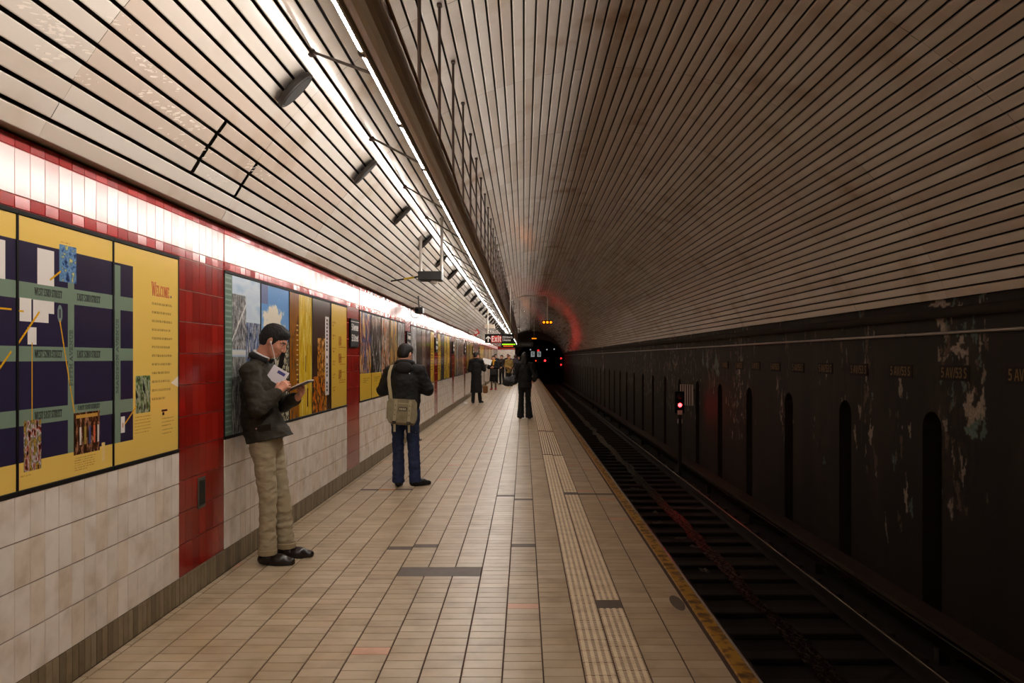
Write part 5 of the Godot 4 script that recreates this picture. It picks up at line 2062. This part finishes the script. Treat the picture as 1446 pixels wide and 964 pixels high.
		F.cut(Vector3(0, 0.001, 0), Vector3.DOWN)
		g = Geo.new()
		F.into(g)
		put(g, "shoe", w.shoes, t)
	return t


func cloth(r: int, g: int, b: int, rough := 0.85) -> StandardMaterial3D:
	var m := mat(r, g, b, rough)
	return m


func build_people() -> void:
	var black := cloth(16, 14, 15)
	var dark_hair := mat(15, 10, 8, 0.7)
	var leather := mat(30, 18, 15, 0.28)
	# --- the man leaning on the posters, reading and writing
	var J := pose(1.8, {
		"pelvis": Vector3(0, 0.93, -0.07), "waist": Vector3(0, 1.10, -0.11), "chest": Vector3(0, 1.32, -0.118), "neck": Vector3(0, 1.525, -0.115), "head": Vector3(0, 1.69, 0.0),
		"sl": Vector3(0.18, 1.455, -0.12), "sr": Vector3(-0.18, 1.455, -0.12), "el": Vector3(0.235, 1.19, -0.02), "er": Vector3(-0.25, 1.185, -0.045),
		"wl": Vector3(0.07, 1.235, 0.14), "wr": Vector3(-0.12, 1.30, 0.06), "hl": Vector3(0.09, 0.92, -0.06), "hr": Vector3(-0.09, 0.92, -0.06),
		"kl": Vector3(0.09, 0.51, 0.02), "kr": Vector3(-0.09, 0.51, -0.02), "al": Vector3(0.1, 0.09, 0.06), "ar": Vector3(-0.1, 0.09, -0.02),
		"tl": Vector3(0.12, 0, 1), "tr": Vector3(-0.02, 0, 1), "turn": Basis(Vector3.RIGHT, 0.56),
		"lhand": [Vector3(-0.25, 0.5, 0.6), Vector3(-0.3, 0.75, -0.3), 0.75], "rhand": [Vector3(0.3, 0.62, 0.55), Vector3(0.85, -0.25, 0.1), 1.0],
	})
	var olive := cloth(40, 34, 21, 0.8)
	var t := figure("man in olive jacket and khaki trousers leaning on the posters and writing", Vector3(-1.915, 0.0015, -5.76), PI / 2, J, {
		"fine": 0.0095, "hair": dark_hair, "top": olive, "hem": 0.93, "hemc": Vector3(0, 0.935, -0.03), "hemr": 0.165, "hemz": 1.12, "hemtilt": 0.2, "grow": 0.022, "fold": 0.014,
		"legs": cloth(164, 149, 121), "leg": -0.004, "cuff": 0.064, "crease": 0.012, "cuff_y": 0.075, "shoes": leather, "skin": Color8(204, 142, 116),
	})
	var g := Geo.new()
	var ring := []
	for k in 13:
		var an := lerpf(0.75, TAU - 0.75, k / 12.0)
		ring.append(Vector3(0.073 * sin(an), 1.565 - 0.028 * cos(an) - 0.01, -0.098 + 0.075 * cos(an)))
	g.tube(ring, 0.024, 8)
	put(g, "collar", cloth(20, 17, 16), t)
	g = Geo.new()
	ring = []
	for k in 13:
		var an := lerpf(0.5, TAU - 0.5, k / 12.0)
		ring.append(Vector3(0.064 * sin(an), 1.594 - 0.034 * cos(an) - 0.012, -0.088 + 0.066 * cos(an)))
	g.tube(ring, 0.008, 6)
	put(g, "shirt_collar", mat(226, 224, 226, 0.7), t)
	# earphones
	g = Geo.new()
	var ear: Vector3 = J.head + J.turn * Vector3(-0.086, -0.012, 0.008)
	g.ball(ear, Vector3(0.009, 0.011, 0.009))
	g.tube([ear, ear + Vector3(0.002, -0.03, 0.008), ear + Vector3(0.03, -0.12, 0.02), ear + Vector3(0.07, -0.2, 0.02), Vector3(-0.01, 1.40, 0.035), Vector3(-0.015, 1.36, 0.04)], 0.0035, 6)
	put(g, "earphones", mat(230, 226, 224, 0.4), t)
	# pocket flap and studs
	g = Geo.new()
	g.box(Vector3(-0.205, 1.04, -0.01), Vector3(0.012, 0.05, 0.16), 0.004, Basis(Vector3.UP, -0.5) * Basis(Vector3.RIGHT, -0.12))
	put(g, "pocket_flap", olive, t)
	g = Geo.new()
	for q: Vector3 in [Vector3(-0.213, 1.035, 0.045), Vector3(-0.224, 1.035, -0.06)]:
		g.ball(q, Vector3(0.008, 0.008, 0.008))
	put(g, "stud", M.steel, t)
	# shoe laces
	for s: String in ["l", "r"]:
		g = Geo.new()
		for k in 4:
			var a: Vector3 = J["a" + s] + J["t" + s].normalized() * (0.055 + 0.018 * k)
			g.tube([Vector3(a.x - 0.022, 0.083 - 0.006 * k, a.z), Vector3(a.x, 0.089 - 0.006 * k, a.z + 0.004), Vector3(a.x + 0.022, 0.083 - 0.006 * k, a.z)], 0.003, 5)
		put(g, "laces", M.black, t)
		g = Geo.new()
		var an0: Vector3 = J["a" + s]
		g.lathe([Vector2(0.058, 0.08), Vector2(0.071, 0.08), Vector2(0.073, 0.115), Vector2(0.066, 0.118)], 18, Transform3D(Basis(), Vector3(an0.x, 0, an0.z)))
		put(g, "turn_up", cloth(164, 146, 114), t)
	# what he holds
	var o := thing("notebook", "thin dark notebook with white pages held open by the leaning man", "notebook", Vector3(-1.925, 0, -5.76), PI / 2)
	g = Geo.new()
	var nb := Basis(Vector3.RIGHT, -0.40)
	g.box(Vector3(0.01, 1.352, 0.20), Vector3(0.15, 0.006, 0.19), 0.001, nb)
	put(g, "pages", mat(232, 222, 210, 0.7), o)
	g = Geo.new()
	g.box(Vector3(0.01, 1.344, 0.2015), Vector3(0.154, 0.006, 0.194), 0.001, nb)
	put(g, "cover", mat(52, 24, 18, 0.5), o)
	o = thing("folded_paper", "folded white newspaper with a blue block in the leaning man's hand", "newspaper", Vector3(-1.925, 0, -5.76), PI / 2)
	g = Geo.new()
	var pb := Basis(Vector3.UP, -1.25) * Basis(Vector3(0, 0, 1), -0.55)
	g.box(Vector3(-0.035, 1.425, 0.045), Vector3(0.13, 0.115, 0.004), 0.001, pb)
	put(g, "sheet", mat(226, 220, 228, 0.7), o)
	g = Geo.new()
	g.box(Vector3(-0.035, 1.425, 0.045) + pb * Vector3(0.015, 0.028, 0.003), Vector3(0.06, 0.024, 0.001), 0.0, pb)
	put(g, "blue_block", mat(66, 66, 130, 0.6), o)

	# --- the man with the messenger bag, seen from behind
	J = pose(1.71, {
		"head": Vector3(0, 1.605, 0.045), "neck": Vector3(0, 1.465, 0.0), "turn": Basis(Vector3.UP, -0.5) * Basis(Vector3.RIGHT, 0.35),
		"el": Vector3(0.275, 1.17, 0.03), "er": Vector3(-0.275, 1.17, 0.03), "wl": Vector3(0.09, 1.16, 0.24), "wr": Vector3(-0.1, 1.18, 0.24),
		"kl": Vector3(0.085, 0.48, 0.02), "kr": Vector3(-0.1, 0.48, 0.02), "al": Vector3(0.075, 0.085, -0.02), "ar": Vector3(-0.125, 0.085, 0.0), "tl": Vector3(0.05, 0, 1), "tr": Vector3(-0.85, 0, 0.55),
	})
	t = figure("man in black jacket and blue jeans seen from behind with a bag", Vector3(-1.45, 0.0015, -9.14), PI, J, {
		"fine": 0.012, "hair": dark_hair, "top": cloth(15, 14, 15, 0.8), "hem": 0.83, "hemr": 0.14, "grow": 0.04, "fold": 0.014, "legs": cloth(36, 48, 84), "cuff": 0.074, "leg": 0.002, "crease": 0.012, "cuff_y": 0.045, "shoes": mat(18, 15, 14, 0.5),
	})
	g = Geo.new()
	ring = []
	for k in 12:
		var an := TAU * k / 11.0
		ring.append(Vector3(0.095 * sin(an), 1.49 - 0.02 * cos(an), 0.0 + 0.085 * cos(an)))
	g.tube(ring, 0.034, 8)
	g.ball(Vector3(0, 1.44, -0.10), Vector3(0.11, 0.075, 0.05))
	put(g, "hood", cloth(17, 15, 16, 0.85), t)
	g = Geo.new()
	g.box(Vector3(-0.08, 1.37, -0.156), Vector3(0.012, 0.012, 0.006), 0.002)
	put(g, "logo_tab", M.print_white, t)
	messenger_bag()

	# --- the man in the long coat with a newspaper and a brown bag
	J = pose(1.76, {
		"turn": Basis(Vector3.UP, -0.75), "er": Vector3(-0.27, 1.15, 0.02), "wr": Vector3(-0.26, 1.28, 0.22), "wl": Vector3(0.2, 1.1, 0.16),
		"kl": Vector3(0.1, 0.5, 0.04), "kr": Vector3(-0.1, 0.5, -0.04), "al": Vector3(0.1, 0.085, -0.1), "ar": Vector3(-0.12, 0.085, 0.1), "tl": Vector3(0.1, 0, 1), "tr": Vector3(-0.4, 0, 1),
		"rhand": [Vector3(0, 0.7, 0.7), Vector3(1, 0, 0), 0.9],
	})
	figure("man in a long black overcoat walking away along the posters with a newspaper", Vector3(-1.64, 0.0015, -25.8), PI - 0.1, J, {
		"fine": 0.016, "hair": mat(40, 30, 26, 0.6), "top": cloth(14, 12, 13), "top_name": "overcoat", "hem": 0.36, "hemr": 0.17, "grow": 0.035, "legs": cloth(26, 24, 26), "shoes": mat(16, 14, 14, 0.4), "cuff_y": 0.05,
	})
	o = thing("newspaper", "open white newspaper held up by the man in the long overcoat", "newspaper", Vector3(-1.27, 1.33, -26.1))
	g = Geo.new()
	g.box(Vector3(-0.02, 0.1, 0), Vector3(0.32, 0.21, 0.006), 0.002, Basis(Vector3(0, 0, 1), -0.25) * Basis(Vector3.RIGHT, -0.5))
	put(g, "sheet", mat(236, 234, 232, 0.8), o)
	o = thing("shoulder_bag", "brown leather bag hanging at the overcoat man's side", "bag", Vector3(-1.32, 0.36, -25.7))
	g = Geo.new()
	g.box(Vector3(0, 0.12, 0), Vector3(0.16, 0.25, 0.3), 0.03)
	put(g, "body", mat(126, 80, 32, 0.6), o)
	g = Geo.new()
	g.tube([Vector3(0, 0.24, 0.1), Vector3(0, 0.36, 0.06), Vector3(0, 0.4, 0), Vector3(0, 0.36, -0.06), Vector3(0, 0.24, -0.1)], 0.012, 6)
	put(g, "handle", mat(84, 52, 24, 0.6), o)

	# --- woman with the yellow scarf, facing us
	J = pose(1.66, {"el": Vector3(0.24, 1.08, 0.02), "er": Vector3(-0.24, 1.08, 0.02), "wl": Vector3(0.05, 1.08, 0.2), "wr": Vector3(-0.06, 1.1, 0.2)})
	t = figure("woman in dark coat with a mustard scarf and pink shoes facing this way", Vector3(-1.48, 0.0015, -36.5), -0.2, J, {
		"fine": 0.02, "hair": mat(18, 14, 14, 0.6), "long": 0.06, "top": black, "top_name": "coat", "hem": 0.42, "hemr": 0.17, "grow": 0.04, "legs": cloth(120, 104, 92), "leg": -0.02, "cuff": 0.045, "legs_name": "stockings", "shoes": mat(176, 40, 62, 0.5),
	})
	g = Geo.new()
	ring = []
	for k in 14:
		var an := TAU * k / 13.0
		ring.append(Vector3(0.085 * sin(an), 1.42 + 0.012 * cos(an * 2.0), 0.012 + 0.085 * cos(an)))
	g.tube(ring, 0.04, 8)
	g.tube([Vector3(0.02, 1.4, 0.11), Vector3(0.03, 1.28, 0.165), Vector3(0.03, 1.2, 0.17)], 0.045, 8, true, 0.03)
	put(g, "scarf", cloth(216, 156, 26), t)
	o = thing("handbag", "black handbag held in front by the woman with the mustard scarf", "bag", Vector3(-1.48, 0.74, -36.2))
	g = Geo.new()
	g.box(Vector3(0.0, 0.13, 0), Vector3(0.34, 0.26, 0.12), 0.03)
	put(g, "body", mat(16, 14, 15, 0.5), o)
	g = Geo.new()
	g.tube([Vector3(-0.1, 0.25, 0), Vector3(-0.05, 0.34, 0), Vector3(0.05, 0.34, 0), Vector3(0.1, 0.25, 0)], 0.01, 6)
	put(g, "handle", M.black, o)

	# --- woman in black with the slouch bag, walking away in the middle of the platform
	J = pose(1.68, {
		"turn": Basis(Vector3.RIGHT, 0.15), "el": Vector3(0.25, 1.15, -0.05), "wl": Vector3(0.2, 1.12, 0.16), "er": Vector3(-0.28, 1.08, -0.05), "wr": Vector3(-0.24, 0.98, 0.16),
		"kl": Vector3(0.09, 0.5, 0.03), "kr": Vector3(-0.08, 0.5, 0.03), "al": Vector3(0.11, 0.085, 0.02), "ar": Vector3(-0.11, 0.085, -0.02),
	})
	figure("woman all in black with flared trousers seen from behind on the open platform", Vector3(0.02, 0.0015, -19.2), PI, J, {
		"fine": 0.014, "hair": mat(12, 9, 9, 0.6), "long": 0.05, "top": cloth(13, 12, 13), "hem": 0.8, "hemr": 0.15, "grow": 0.035, "legs": cloth(12, 11, 12), "leg": 0.0, "cuff": 0.095, "cuff_y": 0.03, "shoes": mat(12, 11, 11, 0.4),
	})
	o = thing("slouch_bag", "soft black shoulder bag at the side of the woman in black", "bag", Vector3(-0.35, 0.82, -19.08))
	g = Geo.new()
	var F := Field.new(Vector3(-0.25, -0.05, -0.2), Vector3(0.3, 0.4, 0.2), 0.016)
	F.cap(Vector3(-0.1, 0.12, 0), Vector3(0.1, 0.14, 0), 0.1, 0.09, 0.05, 1.0, 0.8)
	F.cap(Vector3(-0.06, 0.18, 0), Vector3(0.11, 0.26, 0), 0.07, 0.04, 0.06, 1.0, 0.8)
	F.bump(noise(29, 1.0, 2), 0.014, Vector3(14, 14, 14))
	F.into(g)
	put(g, "body", mat(15, 13, 13, 0.45), o)
	g = Geo.new()
	g.tube([Vector3(-0.08, 0.22, 0), Vector3(0.04, 0.45, 0.03), Vector3(0.13, 0.63, 0.05)], 0.012, 6)
	g.tube([Vector3(0.12, 0.25, 0), Vector3(0.12, 0.45, 0.0), Vector3(0.145, 0.62, 0.02)], 0.012, 6)
	put(g, "strap", mat(15, 13, 13, 0.45), o)

	# --- the people waiting further down
	var far := [
		[-1.75, -46.0, 0.3, 1.78, black, "distant person in black waiting close to the wall past the scarf woman", dark_hair],
		[-1.3, -44.0, -0.5, 1.72, cloth(40, 32, 30), "distant person in dark brown jacket waiting in the group", dark_hair],
		[-0.82, -41.0, 0.6, 1.7, cloth(150, 124, 66), "distant person in tan hooded coat in the waiting group", mat(90, 50, 36, 0.7)],
		[-1.05, -49.0, 0.0, 1.8, cloth(24, 22, 28), "distant tall person in charcoal coat at the back of the group", dark_hair],
		[-0.55, -46.5, 2.6, 1.74, cloth(60, 50, 56), "distant person in grey jacket standing with back turned in the group", mat(70, 48, 34, 0.7)],
		[-0.35, -51.0, 0.2, 1.68, cloth(34, 30, 34), "distant person in dark coat nearest the platform end wall", dark_hair],
	]
	for q: Array in far:
		figure(q[5], Vector3(q[0], 0.0015, q[1]), q[2], pose(q[3], {"wl": Vector3(0.12, 1.0, 0.2), "wr": Vector3(-0.12, 1.02, 0.2)}), {
			"fine": 0.03, "hair": q[6], "top": q[4], "hem": 0.72, "hemr": 0.15, "legs": cloth(24, 22, 26), "shoes": mat(18, 16, 16, 0.5), "fold": 0.0, "crease": 0.0,
		}, "people waiting far down the platform")


func messenger_bag() -> void:
	var o := thing("messenger_bag", "khaki canvas messenger bag with two straps on the jeans man's back", "bag", Vector3(-1.43, 0.94, -8.88))
	var can := cloth(136, 126, 100)
	can.albedo_texture = M.slate.albedo_texture
	can.uv1_triplanar = true
	can.uv1_scale = Vector3.ONE * 1.5
	var pale := cloth(164, 152, 122)
	var tilt := Basis(Vector3(0, 0, 1), -0.07) * Basis(Vector3.RIGHT, -0.12)
	var g := Geo.new()
	var F := Field.new(Vector3(-0.26, -0.26, -0.12), Vector3(0.26, 0.24, 0.12), 0.011)
	for q: Array in [[-0.11, -0.12, 0.11, -0.12, 0.055], [-0.12, 0.05, 0.10, 0.05, 0.058], [-0.12, -0.04, 0.11, -0.04, 0.062]]:
		F.cap(tilt * Vector3(q[0], q[1], 0), tilt * Vector3(q[2], q[3], 0), q[4], q[4], 0.05, 1.0, 0.85)
	F.bump(noise(37, 1.0, 2), 0.006, Vector3(16, 16, 16))
	F.into(g)
	put(g, "body", can, o)
	# the flap, drawn in at its foot
	g = Geo.new()
	g.prism(PackedVector2Array([Vector2(-0.165, 0.125), Vector2(0.135, 0.13), Vector2(0.165, 0.09), Vector2(0.178, -0.1), Vector2(0.15, -0.145), Vector2(-0.14, -0.15), Vector2(-0.178, -0.11), Vector2(-0.19, 0.08)]), 0.048, 0.066, Transform3D(tilt, Vector3.ZERO))
	put(g, "flap", can, o)
	for x: float in [-0.085, 0.085]:
		g = Geo.new()
		g.box(tilt * Vector3(x, -0.02, 0.068), Vector3(0.034, 0.27, 0.006), 0.002, tilt)
		g.box(tilt * Vector3(x + 0.01, -0.215, 0.052), Vector3(0.026, 0.09, 0.005), 0.001, tilt * Basis(Vector3(0, 0, 1), 0.1))
		var st := put(g, "flap_strap", pale, o)
		g = Geo.new()
		g.box(tilt * Vector3(x, -0.15, 0.073), Vector3(0.046, 0.034, 0.012), 0.003, tilt)
		for k in 3:
			g.ball(tilt * Vector3(x, -0.06 + 0.055 * k, 0.0715), Vector3(0.006, 0.006, 0.003))
		put(g, "buckle", M.dark_metal, st)
	g = Geo.new()
	g.box(tilt * Vector3(0.005, 0.01, 0.0675), Vector3(0.1, 0.05, 0.004), 0.001, tilt)
	var pt := put(g, "patch", mat(84, 76, 60, 0.8), o)
	g = Geo.new()
	for k in 4:
		g.box(tilt * Vector3(-0.028 + 0.02 * k, 0.01, 0.0702), Vector3(0.011, 0.022, 0.001), 0.0, tilt)
	put(g, "patch_print", mat(190, 180, 150, 0.8), pt)
	g = Geo.new()
	g.box(tilt * Vector3(0, 0.075, 0.0675), Vector3(0.13, 0.012, 0.004), 0.001, tilt)
	put(g, "seam_tape", pale, o)
	# shoulder strap up to the left shoulder
	g = Geo.new()
	var pts := [Vector3(-0.14, 0.11, 0.02), Vector3(-0.15, 0.19, -0.01), Vector3(-0.175, 0.29, -0.06), Vector3(-0.185, 0.38, -0.085), Vector3(-0.18, 0.46, -0.12), Vector3(-0.165, 0.53, -0.18)]
	for k in pts.size() - 1:
		var a: Vector3 = pts[k]
		var b: Vector3 = pts[k + 1]
		var d := (b - a).normalized()
		var s := Vector3(0.9, 0.35, 0.25).normalized()
		s = (s - d * s.dot(d)).normalized()
		g.box((a + b) * 0.5, Vector3(0.042, (b - a).length() + 0.01, 0.006), 0.001, Basis(s, d, s.cross(d)))
	put(g, "shoulder_strap", pale, o)
